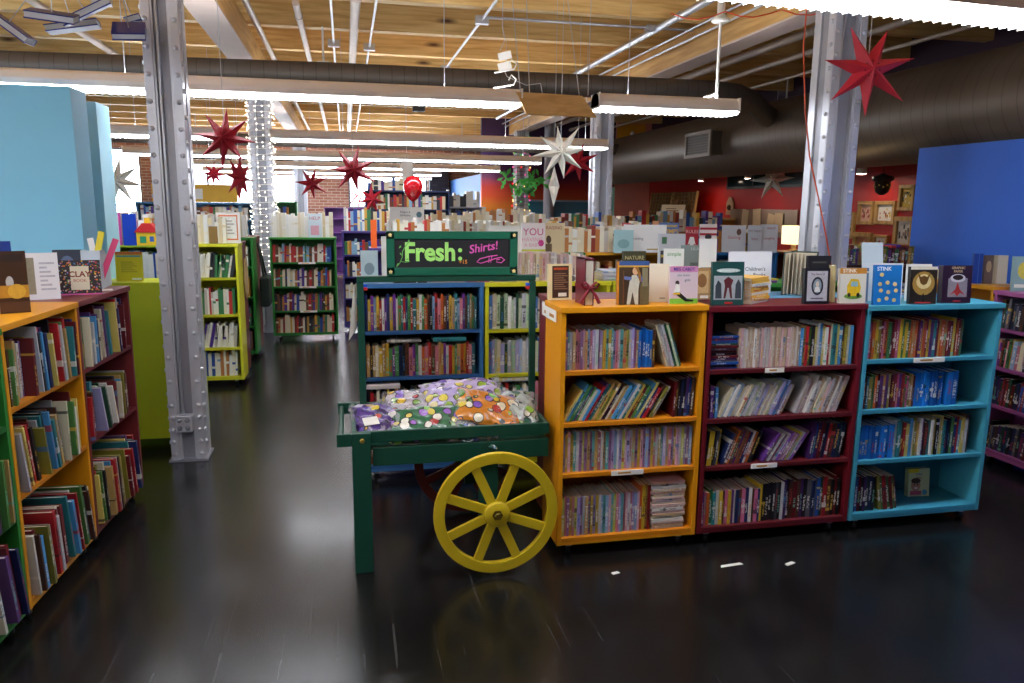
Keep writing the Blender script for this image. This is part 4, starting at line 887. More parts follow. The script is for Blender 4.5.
display('dark purple book with a red and white burst on its cover', 3.01, 3.262, TB, .155, .19, .036, R(-8), 4, '#2e1830', [('text', 'GRAPHIC', .52, .93, .09, '#b8a080', .0004), ('text', 'PAPER', .52, .84, .09, '#b8a080', .0004), ('rect', .2, .16, .85, .66, '#8a8490'), ('ell', .52, .66, .26, .11, '#c8c4cc'), ('ell', .52, .68, .18, .07, '#281c20'), ('poly', [(.25, .2), (.45, .36), (.52, .55), (.6, .36), (.8, .2), (.62, .28), (.52, .18), (.42, .28)], '#b03030'), ('rect', .4, .04, .65, .07, '#c03030')])
display('small green and pink baby-face book on the bottom light blue shelf', 3.03, 3.39, SB[3] + .001, .125, .155, .03, R(-5), 6, '#c8cc98', [('rect', 0, .85, .5, 1, '#e0c820'), ('text', 'baby', .5, .8, .13, '#3c50a8'), ('text', 'signs', .5, .67, .12, '#c04868'), ('ell', .36, .4, .22, .22, '#c08868'), ('ell', .36, .56, .22, .1, '#402818'), ('ell', .28, .42, .03, .025, '#201010'), ('ell', .44, .42, .03, .025, '#201010'), ('ell', .36, .3, .08, .03, '#f0e0e0'), ('rect', .1, .05, .62, .2, '#b04c60'), ('ell', .78, .14, .12, .1, '#4898c0')])
# left row tops
display('brown and gold book with a silver oval on the orange left-row case', -1.32, 3.42, 1.195, .105, .25, .02, R(26), 2, '#3c2412', [('ell', .4, .5, .13, .1, '#a8a8a8'), ('rect', 0, .25, 1, .45, '#b07c1c'), ('ell', .6, .35, .3, .12, '#c89a30'), ('rect', .1, .83, .9, .95, '#2c1a10'), ('rect', 0, .02, 1, .18, '#4a2c16')])
display('white printed page standing behind the brown and gold book', -1.40, 3.87, 1.195, .19, .215, .006, R(20), 3, '#dcdee4', [('rect', .1, .12, .5, .9, '#8a8470')] + lines(.6, .92, .2, .85, 7, '#b0b4c0'), pages=False, name='standing_card', cat='card')
t = display('spiral-bound clay craft book with speckled dark cover, standing open', -1.275, 4.05, 1.195, .19, .168, .012, R(12), 4, '#2a2228', [('rect', 0, 0, 1, .04, '#d060a0')], name='display_book')
cols = ['#c84030', '#e0b030', '#5a8c40', '#c8c0b8', '#b06a90', '#3c70a8', '#d8783c']
q = [MB() for _ in cols]
for i in range(230): u, v = random.uniform(-.092, .092), random.uniform(.01, .166); r_ = random.uniform(.0022, .005); q[i % 7].prism([(u + r_ * math.cos(k * 1.2566), v + r_ * math.sin(k * 1.2566)) for k in range(5)], -.0012, 0, 0, 'xz')
for c_, qq in zip(cols, q): qq.build('cover_speckle', paint(c_, .5), t)['kind'] = 'stuff'
MB().box(-.035, .045, -.002, 0, .025, .14).build('cover_art', paint('#d8d0b8', .5), t)
text('title', 'CLAY', .038, paint('#7c2c20', .5), t, (.005, -.0026, .1), ext=.0004, bold=.001); text('title', 'BOOK', .02, paint('#b04030', .5), t, (.005, -.0026, .07), ext=.0004)
b = MB()
for i in range(14): b.tube([(-.094, -.004, .014 + i * .011), (-.101, 0, .017 + i * .011), (-.094, .012, .014 + i * .011)], .0018, 5)
b.build('spiral_binding', M_WHITE, t)
MB().box(-.13, 0, -.001, .001, 0, .16).build('back_cover', paint('#c4d0e0', .5), t, (-.1, .004, .012), (0, 0, R(-50)))
t = thing('magazine_holder', 'white magazine file box holding bright papers, end of the left row', 'file box', (-1.30, 4.42, 1.1955), R(5))
MB().prism([(-.12, 0), (.12, 0), (.12, .12), (-.02, .2), (-.12, .2)], -.045, -.042, 0, 'yz').prism([(-.12, 0), (.12, 0), (.12, .12), (-.02, .2), (-.12, .2)], .042, .045, 0, 'yz').box(-.045, .045, -.12, -.117, 0, .2).box(-.045, .045, .117, .12, 0, .12).box(-.045, .045, -.12, .12, 0, .003).build('holder_shell', paint('#c8d4e0', .5), t)
MB().box(-.02, .03, -.122, -.12, .02, .04).build('label_strip', paint('#8a7a80', .6), t)
for i, (c_, x_, a_) in enumerate((('#e8d83c', -.02, 14), ('#e04c80', .01, 22), ('#f0f0f4', .025, -8))): MB().box(x_ - .015, x_ + .015, -.08 + i * .02, -.077 + i * .02, .02, .3 - i * .02).build('paper_sheet', paint(c_, .5), t, rot=(0, R(a_), 0))
t = thing('paper_card', 'small white card lying flat on the maroon left-row case', 'card', (-1.235, 4.25, 1.1955), R(20)); MB().box(-.05, .05, -.03, .03, 0, .003).build('card', M_PAPER, t)
display('white-spined book with dark cover behind the clay book', -1.42, 4.36, 1.195, .13, .20, .035, R(10), 2, '#2e3444', [('ell', .5, .5, .3, .35, '#5a6a8a')], spine='#e8e8e8')
display('deep blue hardback leaning at the back of the left row', -1.62, 3.98, 1.195, .17, .26, .05, R(22), 3, '#12348c', [('rect', .0, .0, .2, 1, '#0c2468')], spine='#a08a30')
display('pale green thin book at the left edge behind the gold one', -1.52, 3.7, 1.195, .1, .2, .02, R(30), 3, '#a8c4b0')
# lime case top
display('yellow book face-out on the lime panel top', -1.395, 5.40, 1.131, .165, .19, .015, R(-3), 3, '#d8cc18', [('rect', 0, .9, 1, 1, '#c86a20'), ('rect', .05, .82, .95, .88, '#5aa0a0')] + lines(.2, .8, .3, .7, 6, '#a8a020') + [('rect', .6, .04, .95, .1, '#e8e8e0')])
t = thing('toy_house', 'small yellow toy house with a red roof above the lime panel', 'toy', (-1.50, 6.42, 1.311))
for c_ in (1,):
    MB().box(-.075, .075, -.05, .05, 0, .1).build('house_body', paint('#e8b81c', .5), t); MB().prism([(-.09, .1), (.09, .1), (.03, .17), (-.03, .17)], -.055, .055, 0, 'xz').build('roof', paint('#c82020', .5), t)
    MB().box(-.05, -.005, -.052, -.05, .02, .07).build('window_patch', paint('#2c8c60', .5), t); MB().box(.02, .05, -.052, -.05, .03, .07).build('door_patch', paint('#3c60a8', .5), t); MB().box(-.02, .02, -.02, .02, .17, .21).build('chimney', paint('#e8b81c', .5), t)
display('blue book standing by the toy house', -1.62, 6.38, 1.311, .1, .24, .04, 0, 0, '#1c3ca8')
display('white book standing left of the toy house with pink edge', -1.73, 6.4, 1.311, .09, .25, .05, 0, 0, '#e8e4e8', [('rect', .8, 0, 1, 1, '#d04c90')])
# aisle tops
for x, y, z, w_, h_, c_, lab, ar in ((-1.30, 7.2, 1.286, .22, .25, '#e8e4d8', 'white page standing on the yellow aisle bookcase', [('rect', .2, .3, .8, .34, '#b0aca0')]),
    (-1.02, 7.2, 1.286, .2, .27, '#e8e4dc', 'white notice with an orange border on the yellow aisle bookcase', [('rect', .1, .1, .9, .92, '#d87848'), ('rect', .15, .15, .85, .87, '#eceae0')] + lines(.25, .75, .3, .8, 5, '#b0a8a0')),
    (-1.14, 7.14, 1.286, .07, .15, '#8a6a34', 'small brown book leaning on the yellow aisle bookcase', []),
    (-.36, 9.46, 1.2405, .16, .28, '#cddce4', 'pale blue poster card on the far green bookcase', [('text', 'HELP', .5, .8, .2, '#c04050'), ('rect', .2, .1, .8, .5, '#d8a0b0')]),
    (.13, 4.56, 1.196, .1, .18, '#b4ccd4', 'pale blue-grey magazine beside the green sign', [('ell', .5, .4, .3, .2, '#7c94a0')]),
    (.245, 4.62, 1.196, .08, .26, '#e8e6e0', 'white book standing just left of the green sign', []),
    (.235, 6.7, 1.271, .05, .24, '#f06420', 'orange book standing left of the green sign', []),
    (1.238, 5.02, 1.25, .165, .28, '#e4dce0', 'white book titled YOU with pink lettering behind the cart frame', [('text', 'YOU', .5, .78, .24, '#c03c88'), ('text', 'HAVING', .45, .6, .14, '#d8a0b8'), ('text', 'A BABY', .45, .47, .12, '#d8a0b8'), ('ell', .82, .52, .12, .08, '#c03c88'), ('rect', 0, .32, 1, .37, '#c8cc40')]),
    (1.39, 5.05, 1.25, .15, .28, '#d4c4a0', 'tan book titled RAISING with a small portrait', [('text', 'RAISING', .5, .88, .11, '#a03040'), ('ell', .25, .6, .12, .1, '#4a3828'), ('rect', .1, .3, .4, .5, '#6a5840')]),
    (2.285, 4.55, 1.196, .11, .25, '#f4f4f4', 'blank white card standing behind the sepia books', []),
    (2.22, 4.64, 1.196, .15, .205, '#8a9898', 'grey book with a small picture behind the blank white card', [('text', 'LILA', .6, .88, .14, '#c8d0d0'), ('rect', .4, .1, .75, .45, '#6a7474')]),
    (2.366, 5.3, 1.2, .20, .25, '#c8ccd8', 'grey-white folded brochure stand behind the girl cover', [('rect', .08, .1, .42, .5, '#3c4050'), ('rect', .1, .3, .4, .38, '#c0a83c'), ('rect', .12, .7, .3, .9, '#508060')] + lines(.55, .9, .2, .6, 5, '#a0a4b0')),
    (2.08, 4.62, 1.26, .13, .12, '#e8ece8', 'white book reading simple with green lettering', [('text', 'simple', .5, .7, .3, '#3c9c40')]),
    (2.86, 7.05, 1.201, .42, .27, '#e8e6e4', 'big white open folder in the third row', [('text', 'parenting', .3, .5, .13, '#606068'), ('rect', .55, .1, .9, .14, '#c0a040')]),
    (2.62, 7.0, 1.201, .19, .22, '#9cc0c4', 'pale teal book in the third row left of the big white folder', [('ell', .5, .4, .3, .2, '#7ca4a8')]),
    (3.14, 7.12, 1.201, .2, .29, '#5c74a8', 'blue book titled WIMPS in yellow in the third row', [('text', 'WIMPS', .55, .7, .2, '#d8b040', .001), ('rect', .1, .85, .9, .92, '#b8a060')]),
    (3.345, 7.03, 1.201, .13, .255, '#a82030', 'red book with a white shirt drawing in the third row', [('poly', [(.2, .3), (.35, .6), (.65, .6), (.8, .3), (.65, .35), (.65, .08), (.35, .08), (.35, .35)], '#e8e4e0'), ('text', 'RULES', .5, .8, .18, '#e0c0b8')]),
    (3.52, 7.03, 1.201, .17, .28, '#e8e0e0', 'white book with red stripes in the third row', [('rect', 0, .8, 1, .88, '#b82438'), ('rect', 0, .6, 1, .68, '#b82438'), ('rect', 0, .4, 1, .48, '#b82438'), ('ell', .5, .55, .2, .1, '#303038')]),
    (3.80, 7.03, 1.201, .24, .27, '#c4c4c8', 'grey-white book with red title and small portrait in the third row', [('text', 'Getting', .5, .55, .16, '#b04050'), ('ell', .7, .75, .1, .12, '#6a4a40')]),
    (4.03, 7.03, 1.201, .14, .27, '#c8ccd4', 'pale book with grey lettering left of the lamp', [('text', 'the happy', .5, .8, .13, '#8a7078'), ('text', 'baby', .5, .5, .14, '#9a6070')]),
    (4.19, 7.03, 1.201, .17, .28, '#d4d6dc', 'pale book with scattered red lettering beside the lamp', [('text', 'WHY', .6, .85, .14, '#a84050'), ('text', 'naughty', .5, .5, .13, '#b05058')]),
    (.70, 9.0, 1.42, .40, .19, '#e4e4e4', 'white sign card reading Religion and Spirituality above the green sign', [('text', 'Religion &', .45, .7, .15, '#505860'), ('text', 'Spirituality', .45, .5, .15, '#505860'), ('ell', .85, .55, .08, .18, '#5c8090')]),
    (1.50, 7.2, 1.201, .34, .25, '#e4e2dc', 'long white box behind the top edge of the green sign', []),
    (3.25, 4.2, 1.181, .13, .26, '#c4d4dc', 'pale tilted panel standing right of the right column', []),
    (4.125, 4.31, 1.161, .06, .20, '#1c3c90', 'dark blue book standing on the orange case by the blue wall', [('rect', .5, 0, .6, 1, '#4060a8')]),
    (4.19, 4.29, 1.161, .06, .19, '#5a4a44', 'brown patterned book by the blue wall', [('ell', .5, .6, .3, .2, '#a08a6a')]),
    (4.26, 4.25, 1.161, .07, .19, '#b8b09c', 'thick cream and brown book by the blue wall', []),
    (4.20, 4.02, 1.141, .15, .22, '#88a8a4', 'yellow and teal cover facing out at the right edge', [('ell', .5, .6, .3, .25, '#d0c048'), ('rect', .1, .1, .9, .2, '#e0dcc8')])):
    lf = lab.startswith('pale tilted')
    display(lab, x, y, z, w_, h_, .05 if 'box' in lab or 'thick' in lab else .018, R(-10) if x > 1.5 else 0, 3 if not lf else 12, c_, ar, name='sign_card' if 'sign card' in lab else 'display_book', cat='sign' if 'sign card' in lab else 'display book')
# stand for the first of the second row books: low riser
for (x, y, z, w_, d_, h_, lab) in ((1.27, 5.1, 0, .5, .28, 1.25, 'narrow white display stand behind the yellow bookcase'), (2.366, 5.4, 0, .5, .28, 1.2, 'narrow grey display stand behind the second yellow bookcase'), (.72, 9.2, 0, .5, .3, 1.42, 'narrow tan stand under the religion sign'), (3.25, 4.3, 0, .2, .2, 1.18, 'slim pale pedestal near the right column')):
    t = thing('display_stand', lab, 'stand', (x, y, z)); MB().box(-w_ / 2, w_ / 2, -d_ / 2, d_ / 2, .05, h_ - .03).build('stand_body', paint('#c0bab0', .5), t, bevel=.003); MB().box(-w_ / 2 - .01, w_ / 2 + .01, -d_ / 2 - .01, d_ / 2 + .01, h_ - .03, h_ - .002).build('stand_top', paint('#d0cac0', .5), t); MB().box(-w_ / 2 + .03, w_ / 2 - .03, -d_ / 2 + .03, d_ / 2 - .03, 0, .05).build('plinth', M_BLACK, t)

# rows of individual books on the middle tops
g = 'books standing on the bookcases behind the cart'
def top_row(kind, x, y, z, width, pal, t0, t1, h0, h1, where, grp, ang=0, rz=0, d=.15):
    fill(kind, ((x, y, 0), rz), z, 0, width, [('up', width, pal, t0, t1, h0, h1, ang)], where, grp, v=0, dmax=d)
top_row('hardcover_book', .98, 4.48, 1.1955, .28, 'pale', .012, .022, .155, .175, 'row atop first yellow bookcase', g)
top_row('hardcover_book', 1.28, 4.5, 1.1955, .17, 'pale', .012, .022, .14, .165, 'short row atop first yellow bookcase', g)
top_row('hardcover_book', .34, 4.9, 1.29, .10, 'pale', .02, .03, .2, .25, 'rear row by the green sign', g) if False else None
def stack_books(x, y, z, n, w_, d_, pal, where, rz=0, t0=.012, t1=.024, grp='stacked books on the bookcase tops'):
    zz = z
    for i in range(n):
        th = random.uniform(t0, t1); c_ = random.choice(P[pal])
        put_book('hardcover_book', ((x, y, 0), rz + random.uniform(-.06, .06)), 0, 0, zz, th, d_, w_ * random.uniform(.9, 1), 0, c_, f'{c_[0]} book lying flat, {ordn(i + 1)} up, {where}', grp, True)
        zz += th + .0006
stack_books(.93, 4.46, 1.1955, 11, .14, .16, 'light', 'beside the right end of the green sign')
stack_books(.36, 4.44, 1.1955, 1, .2, .15, 'dark', 'under the left part of the sign', 0, .03, .035)
stack_books(.58, 4.44, 1.1955, 1, .2, .15, 'pale', 'under the middle of the sign', 0, .03, .035)
stack_books(.76, 4.44, 1.1955, 2, .14, .15, 'mixed', 'under the right part of the sign', 0, .014, .018)
stack_books(1.36, 4.43, 1.1955, 1, .24, .06, 'kids', 'before the short row on the yellow case', 0, .03, .035)
stack_books(1.66, 4.44, 1.1955, 3, .26, .18, 'light', 'left on the second yellow bookcase')
stack_books(1.95, 4.46, 1.1955, 4, .26, .18, 'light', 'right on the second yellow bookcase')
stack_books(2.6, 4.44, 1.171, 2, .26, .18, 'purple', 'on the green bookcase behind the paperback stack')
stack_books(1.78, 5.32, 1.2, 3, .28, .18, 'light', 'before the third row, below the cream spines') if False else None
top_row('hardcover_book', 3.32, 3.62, 1.181, .0, 'warm', .02, .03, .1, .12, 'x', g) if False else None
stack_books(3.0, 3.62, 1.181, 3, .22, .16, 'dark', 'behind the dark purple book', 0, .014, .02)
top_row('hardcover_book', 3.78, 5.43, 1.2005, .8, 'warm', .02, .035, .11, .16, 'row below the blue wall edge', 'books below the blue wall')
stack_books(4.22, 4.55, 1.1605, 2, .2, .15, 'light', 'by the blue wall, white one on top', R(-10), .03, .036)

# ================================================================== GREEN CART
GREEN = paint('#0d4434', .45, 0, .12, 8, .1)
t = thing('vending_cart', 'dark green wooden cart with yellow spoked wheel, heaped with bagged shirts', 'cart', (0, 0, 0))
y0, y1 = 3.292, 3.82
part = lambda n_, m_, *bs, bv=.003: [globals().__setitem__('_b', MB())] + [_b.box(*q) for q in bs] and _b.build(n_, m_, t, bevel=bv)
part('front_rail', GREEN, (.0, .90, y0, y0 + .022, .603, .655)); part('front_board', GREEN, (.09, .90, y0 + .006, y0 + .026, .492, .578))
part('back_rail', GREEN, (.0, .90, y1 - .022, y1, .603, .655)); part('back_board', GREEN, (.09, .90, y1 - .026, y1 - .006, .492, .578))
part('end_rail', GREEN, (.88, .90, y0 + .022, y1 - .022, .603, .655)); part('end_rail', GREEN, (.0, .02, y0 + .022, y1 - .022, .603, .655))
part('end_board', GREEN, (.88, .90, y0 + .026, y1 - .026, .492, .578))
part('tray_floor', GREEN, (.02, .88, y0 + .026, y1 - .026, .563, .578))
part('leg', GREEN, (.0, .082, y0 - .022, y0, .0, .655)); part('leg', GREEN, (.0, .082, y1, y1 + .022, .0, .655))
part('axle_post', GREEN, (.575, .665, y0 + .03, y0 + .052, .2, .57)); part('axle_post', GREEN, (.575, .665, y1 - .052, y1 - .03, .2, .57))
part('handle_arm', GREEN, (-.065, .0, y0 - .02, y0 + .004, .597, .655)); part('handle_arm', GREEN, (-.065, .0, y1 - .004, y1 + .02, .597, .655))
MB().tube([(-.045, y0, .632), (-.045, y1, .632)], .012, 10).build('handle_bar', GREEN, t)
b = MB(); b.lathe([(.001, y0 - .024), (.011, y0 - .026), (.011, y0 - .021)], (.045, 0, .622), 12, 0, 'y'); b.build('screw_head', paint('#c0a850', .4, .8), t)
def wheel(cx, cy, cz, r, mat, hubm):
    b = MB(); n = 56; a0, a1 = r - .048, r
    vs = []; fs = []
    for k in range(n):
        a = 2 * math.pi * k / n
        for (q, yy) in ((a0, -.014), (a1, -.014), (a1, .014), (a0, .014)): vs.append((q * math.cos(a), yy, q * math.sin(a)))
    for k in range(n):
        k2 = (k + 1) % n
        for i in range(4): fs.append((k * 4 + i, k * 4 + (i + 1) % 4, k2 * 4 + (i + 1) % 4, k2 * 4 + i))
    b.add(vs, fs); w_ = b.build('wheel', mat, t, (cx, cy, cz), bevel=.003)
    s = MB()
    for k in range(8):
        a = R(24 + 45 * k); s.box(.03, a0 + .006, -.009, .009, -.021, .021, 0, Matrix.Rotation(-a, 4, 'Y'))
    s.build('spokes', mat, w_, bevel=.003)
    h = MB(); h.lathe([(.001, -.03), (.052, -.03), (.058, -.024), (.058, .012), (.001, .012)], (0, 0, 0), 32, 0, 'y'); h.build('hub', mat, w_)
    h = MB(); h.lathe([(.001, -.05), (.012, -.05), (.016, -.046), (.016, -.035), (.024, -.034), (.024, -.03)], (0, 0, 0), 6, 0, 'y', False); h.tube([(-.006, -.045, -.012), (.012, -.05, .018)], .004, 6); h.build('bolt', hubm, w_)
YEL = paint('#cdb21c', .42, 0, .08, 8, .08)
wheel(.62, 3.135, .30, .28, YEL, paint('#6a5a20', .4, .7)); wheel(.60, 3.87, .29, .28, paint('#5c1c14', .5, 0, .1), M_STEEL_D)
MB().tube([(.62, 3.12, .30), (.62, 3.6, .295), (.60, 3.89, .29)], .012, 10).build('axle', M_STEEL_D, t)
# upright frame and sign
pb = y1 + .0
MB().box(.045, .078, pb - .03, pb, .655, 1.268).build('frame_post', GREEN, t, bevel=.003)
MB().prism([(.918, .58), (.950, .58), (.944, 1.268), (.912, 1.268)], pb - .055, pb - .025, 0, 'xz').build('frame_post', GREEN, t, bevel=.003)
MB().box(.045, .948, pb - .035, pb + .0, 1.268, 1.298).build('frame_bar', GREEN, t, bevel=.003)
part('frame_block', paint('#1c50c0', .5), (.078, .096, pb - .034, pb - .03, 1.243, 1.258), (.893, .911, pb - .058, pb - .03, 1.243, 1.258))
part('frame_block', paint('#c02020', .5), (.078, .096, pb - .034, pb - .03, 1.228, 1.243), (.893, .911, pb - .058, pb - .03, 1.228, 1.243))
SX0, SX1, SZ0, SZ1 = .195, .845, 1.305, 1.515; sy = pb - .03
sg = MB().box(SX0, SX1, sy - .004, sy + .02, SZ0, SZ1).build('sign_board', GREEN, t, bevel=.003)
fr_ = MB().box(SX0 - .004, SX1 + .004, sy - .012, sy - .004, SZ1 - .036, SZ1 + .003).box(SX0 - .004, SX1 + .004, sy - .012, sy - .004, SZ0 - .006, SZ0 + .034).box(SX0 - .004, SX0 + .036, sy - .012, sy - .004, SZ0, SZ1).box(SX1 - .036, SX1 + .004, sy - .012, sy - .004, SZ0, SZ1).build('sign_frame', paint('#136048', .4), sg, bevel=.002)
MB().box(SX0 + .036, SX1 - .036, sy - .0055, sy - .004, SZ0 + .034, SZ1 - .036).build('chalkboard', paint('#15161c', .7, 0, .3, 3), sg)
LG = paint('#a8e878', .7, 0, .1, 40); PK = paint('#e060b8', .7, 0, .1, 40); OR = paint('#e08a38', .7)
yz = sy - .0075; zc = (SZ0 + SZ1) / 2
text('chalk_lettering', 'Fresh', .125, LG, sg, (.405, yz, zc + .002), ext=.0008, bold=.004, sx=.92)
text('chalk_lettering', ':', .12, LG, sg, (.555, yz, zc + .002), ext=.0008, bold=.003)
text('chalk_lettering', 'Shirts!', .058, PK, sg, (.672, yz, zc + .026), rot=(R(90), R(-9), 0), ext=.0008, bold=.0008, shear=.2, sx=1.0)
text('chalk_lettering', '+15', .028, OR, sg, (.570, yz, zc - .045), ext=.0008, bold=.0005)
sw = MB(); pts = [(.655 + .0, yz, zc - .048)]
pts = [(.745, yz, zc - .012), (.70, yz, zc - .018), (.655, yz, zc - .03), (.640, yz, zc - .045), (.66, yz, zc - .052), (.70, yz, zc - .04), (.735, yz, zc - .028), (.765, yz, zc - .022), (.782, yz, zc - .035), (.765, yz, zc - .05), (.74, yz, zc - .046), (.742, yz, zc - .034), (.758, yz, zc - .032)]
sw.tube(pts, .0028, 6); sw.tube([(.70, yz, zc - .05), (.702, yz, zc - .018), (.712, yz, zc - .05), (.716, yz, zc - .018)], .0024, 6); sw.build('chalk_swirl', PK, sg)
vn = MB(); vn.tube([(.238, yz, zc - .068), (.255, yz, zc - .05), (.268, yz, zc - .02), (.27, yz, zc + .01), (.285, yz, zc + .035), (.305, yz, zc + .058)], .0022, 6); vn.tube([(.262, yz, zc - .04), (.285, yz, zc - .045), (.305, yz, zc - .04)], .0022, 6)
for (x_, z_, a_) in ((.258, .03, 50), (.262, -.005, 120), (.292, -.03, 20), (.30, .06, 60), (.245, -.055, 40)):
    vn.prism([(x_ + .009 * math.cos(R(a_ + d)) * (1 if k % 2 == 0 else .5), zc + z_ + .009 * math.sin(R(a_ + d)) * (1 if k % 2 == 0 else .5)) for k, d in enumerate((0, 60, 180, 300))], yz - .001, yz + .001, 0, 'xz')
vn.build('chalk_vine', paint('#6cb860', .7), sg)
for cx in (SX0 + .015, SX1 - .015):
    for cz in (SZ0 + .014, SZ1 - .016):
        b = MB(); b.prism([(cx + (.011 if k % 2 == 0 else .007) * math.sin(k * math.pi / 5), cz + (.011 if k % 2 == 0 else .007) * math.cos(k * math.pi / 5)) for k in range(10)], sy - .016, sy - .012, 0, 'xz'); b.build('corner_flower', paint('#e0d890', .5), sg)
b = MB(); b.add([(.03, pb - .06, 1.255), (.044, pb + .03, 1.26), (.04, pb + .02, 1.03), (.0, pb - .06, .985)], [(0, 1, 2, 3)]); b.build('paper_sheet', M_PAPER, t)
# bagged shirts
def bag(label, x, y, z, w_, d_, h_, rz, base, cols, rx=0, seed=1, ry=0, tagc=True):
    y += .075; z -= .045
    rnd = random.Random(seed); o = thing('bagged_shirt', label, 'bagged shirt', (x, y, z), 0, 'bagged shirts on the cart', rot=(rx, ry, rz)); n = 22; vs = []; fs = []
    ph = [rnd.uniform(0, 6) for _ in range(6)]
    for s in (1, -1):
        for i in range(n + 1):
            for j in range(n + 1):
                u, v = i / n * 2 - 1, j / n * 2 - 1
                e = (max(0, 1 - abs(u) ** 3.2) * max(0, 1 - abs(v) ** 3.2)) ** .45
                wr = .16 * (math.sin(u * 7 + v * 4 + ph[0]) * math.sin(v * 9 + ph[1]) + .6 * math.sin(u * 15 + ph[2] + 3 * v) * math.sin(v * 13 + ph[3])) * e
                edge = 1 + .05 * math.sin(u * 8 + ph[4]) + .05 * math.cos(v * 9 + ph[5])
                vs.append((u * w_ / 2 * edge, v * d_ / 2 * edge, h_ * .5 + s * h_ * .5 * (e * .85 + (wr if s > 0 else 0)) + .02 * h_ * s))
    k = (n + 1) ** 2
    for i in range(n):
        for j in range(n):
            a = i * (n + 1) + j; fs.append((a, a + n + 1, a + n + 2, a + 1)); fs.append((k + a, k + a + 1, k + a + n + 2, k + a + n + 1))
    MB().add(vs, fs, 0, True).build('shirt_bundle', bag_mat('printed_cloth', base, cols), o)
    # crumpled clear plastic rim
    m2 = clear_plastic(); b = MB(); vs = []; fs = []; m_ = 40
    for i in range(m_):
        a = 2 * math.pi * i / m_; ca, sa = math.cos(a), math.sin(a); q = max(abs(ca), abs(sa)); ex = rnd.uniform(1.03, 1.12)
        vs.append((ca / q * w_ / 2 * .97, sa / q * d_ / 2 * .97, h_ * .5)); vs.append((ca / q * w_ / 2 * ex, sa / q * d_ / 2 * ex, h_ * (.5 + rnd.uniform(-.25, .35))))
    for i in range(m_): j = (i + 1) % m_; fs.append((2 * i, 2 * i + 1, 2 * j + 1, 2 * j))
    b.add(vs, fs, 0, True).build('plastic_edge', m2, o)
    if tagc: MB().box(-.035, .035, -.025, .025, 0, .002).build('size_label', paint('#e8e4dc', .6), o, (-w_ * .15, -d_ * .24, h_ * 1.0), (R(8), 0, .1))
    return o
def clear_plastic():
    if 'cp' in MATS: return MATS['cp']
    m, t_, b = new_mat('clear_plastic'); b.inputs['Base Color'].default_value = (.8, .8, .85, 1); b.inputs['Roughness'].default_value = .15; b.inputs['Alpha'].default_value = .22
    MATS['cp'] = m; return m
K = ['#d8c030', '#b83030', '#8c5cc8', '#e8e0c8', '#60a040', '#e08030']
bag('green-ground patterned shirt in clear plastic at the middle front of cart', .36, 3.36, .655, .36, .22, .07, R(2), '#2c6c48', ['#e0d060', '#b03030', '#a070d0', '#e8e4d8', '#78b848'], R(32), 3, 0, False)
bag('purple shirt bag with a white label at the left end of cart', .105, 3.42, .66, .19, .24, .08, R(8), '#4a2c7c', ['#d8c030', '#c04040', '#5a3ca0', '#382060', '#c8a030'], R(20), 4)
bag('orange-ground patterned shirt bag, topmost at the right front', .66, 3.40, .70, .34, .22, .06, R(-4), '#d08020', K, R(30), 5, R(14), False)
bag('lime and violet shirt bag at the right end of cart', .80, 3.46, .665, .17, .26, .10, R(-10), '#a8b4b0', ['#88c040', '#8a70c8', '#e8e8e0', '#30705c'], R(18), 6, 0, False)
bag('lavender patterned shirt bag at the back of the heap', .56, 3.62, .70, .40, .26, .11, R(6), '#b8a8d8', ['#6a4cb0', '#e8d860', '#e8e4e8', '#98b838'], R(12), 7, 0, False)
bag('yellow-violet patterned shirt bag behind the green one', .34, 3.60, .66, .36, .26, .10, R(-6), '#b8b0b8', ['#8060c0', '#d8b030', '#c04848', '#78a040', '#e8e0d8'], R(16), 8, 0, False)
bag('teal-edged shirt bag between the green and orange ones', .54, 3.35, .625, .26, .2, .07, R(-12), '#2c6470', ['#e0d060', '#e8e8e8', '#385898', '#206050'], R(26), 9, R(8), False)
bag('pink-grey shirt bag bottom of the heap, rear left', .14, 3.62, .63, .26, .24, .07, R(10), '#a090b0', K, R(5), 10, 0, False)
bag('violet shirt bag bottom of the heap, rear right', .74, 3.65, .62, .26, .2, .08, R(-10), '#5c4c90', K, R(5), 11, 0, False)

# ================================================================== RED-WALL CORNER
def frame(label, ya, yb, z0, z1, cols):
    w_, h_ = abs(ya - yb), z1 - z0; o = thing('framed_picture', label, 'picture', (6.498, (ya + yb) / 2, z0), R(-90), 'framed pictures on the red wall'); f = .16 * min(w_, h_)
    MB().box(-w_ / 2, w_ / 2, -.05, 0, 0, f).box(-w_ / 2, w_ / 2, -.05, 0, h_ - f, h_).box(-w_ / 2, -w_ / 2 + f, -.05, 0, f, h_ - f).box(w_ / 2 - f, w_ / 2, -.05, 0, f, h_ - f).build('frame', M_OAK, o, bevel=.004)
    MB().box(-w_ / 2 + f, w_ / 2 - f, -.02, -.005, f, h_ - f).build('mat_board', paint(cols[0], .6), o)
    rnd = random.Random(label); b = [MB() for _ in cols[1:]]
    for i in range(14): u, v = rnd.uniform(-.28, .28) * w_, h_ * rnd.uniform(.28, .72); s = rnd.uniform(.03, .07) * h_; b[i % len(b)].box(u - s * .5, u + s * .5, -.0215 - i * .0003, -.02, v - s, v + s)
    for c_, q in zip(cols[1:], b): q.build('picture_art', paint(c_, .6), o)
frame('narrow framed print of red writing on the red wall', 8.78, 8.48, 1.446, 1.743, ['#c8a090', '#a02020', '#7a3030'])
frame('wide framed print with white ground and red and yellow figures', 8.45, 8.09, 1.457, 1.743, ['#e0d8d0', '#b02030', '#d8b030', '#8a3050'])
frame('topmost framed picture, black above yellow', 8.05, 7.79, 1.626, 1.929, ['#b89830', '#202020', '#706838', '#e0e0d0'])
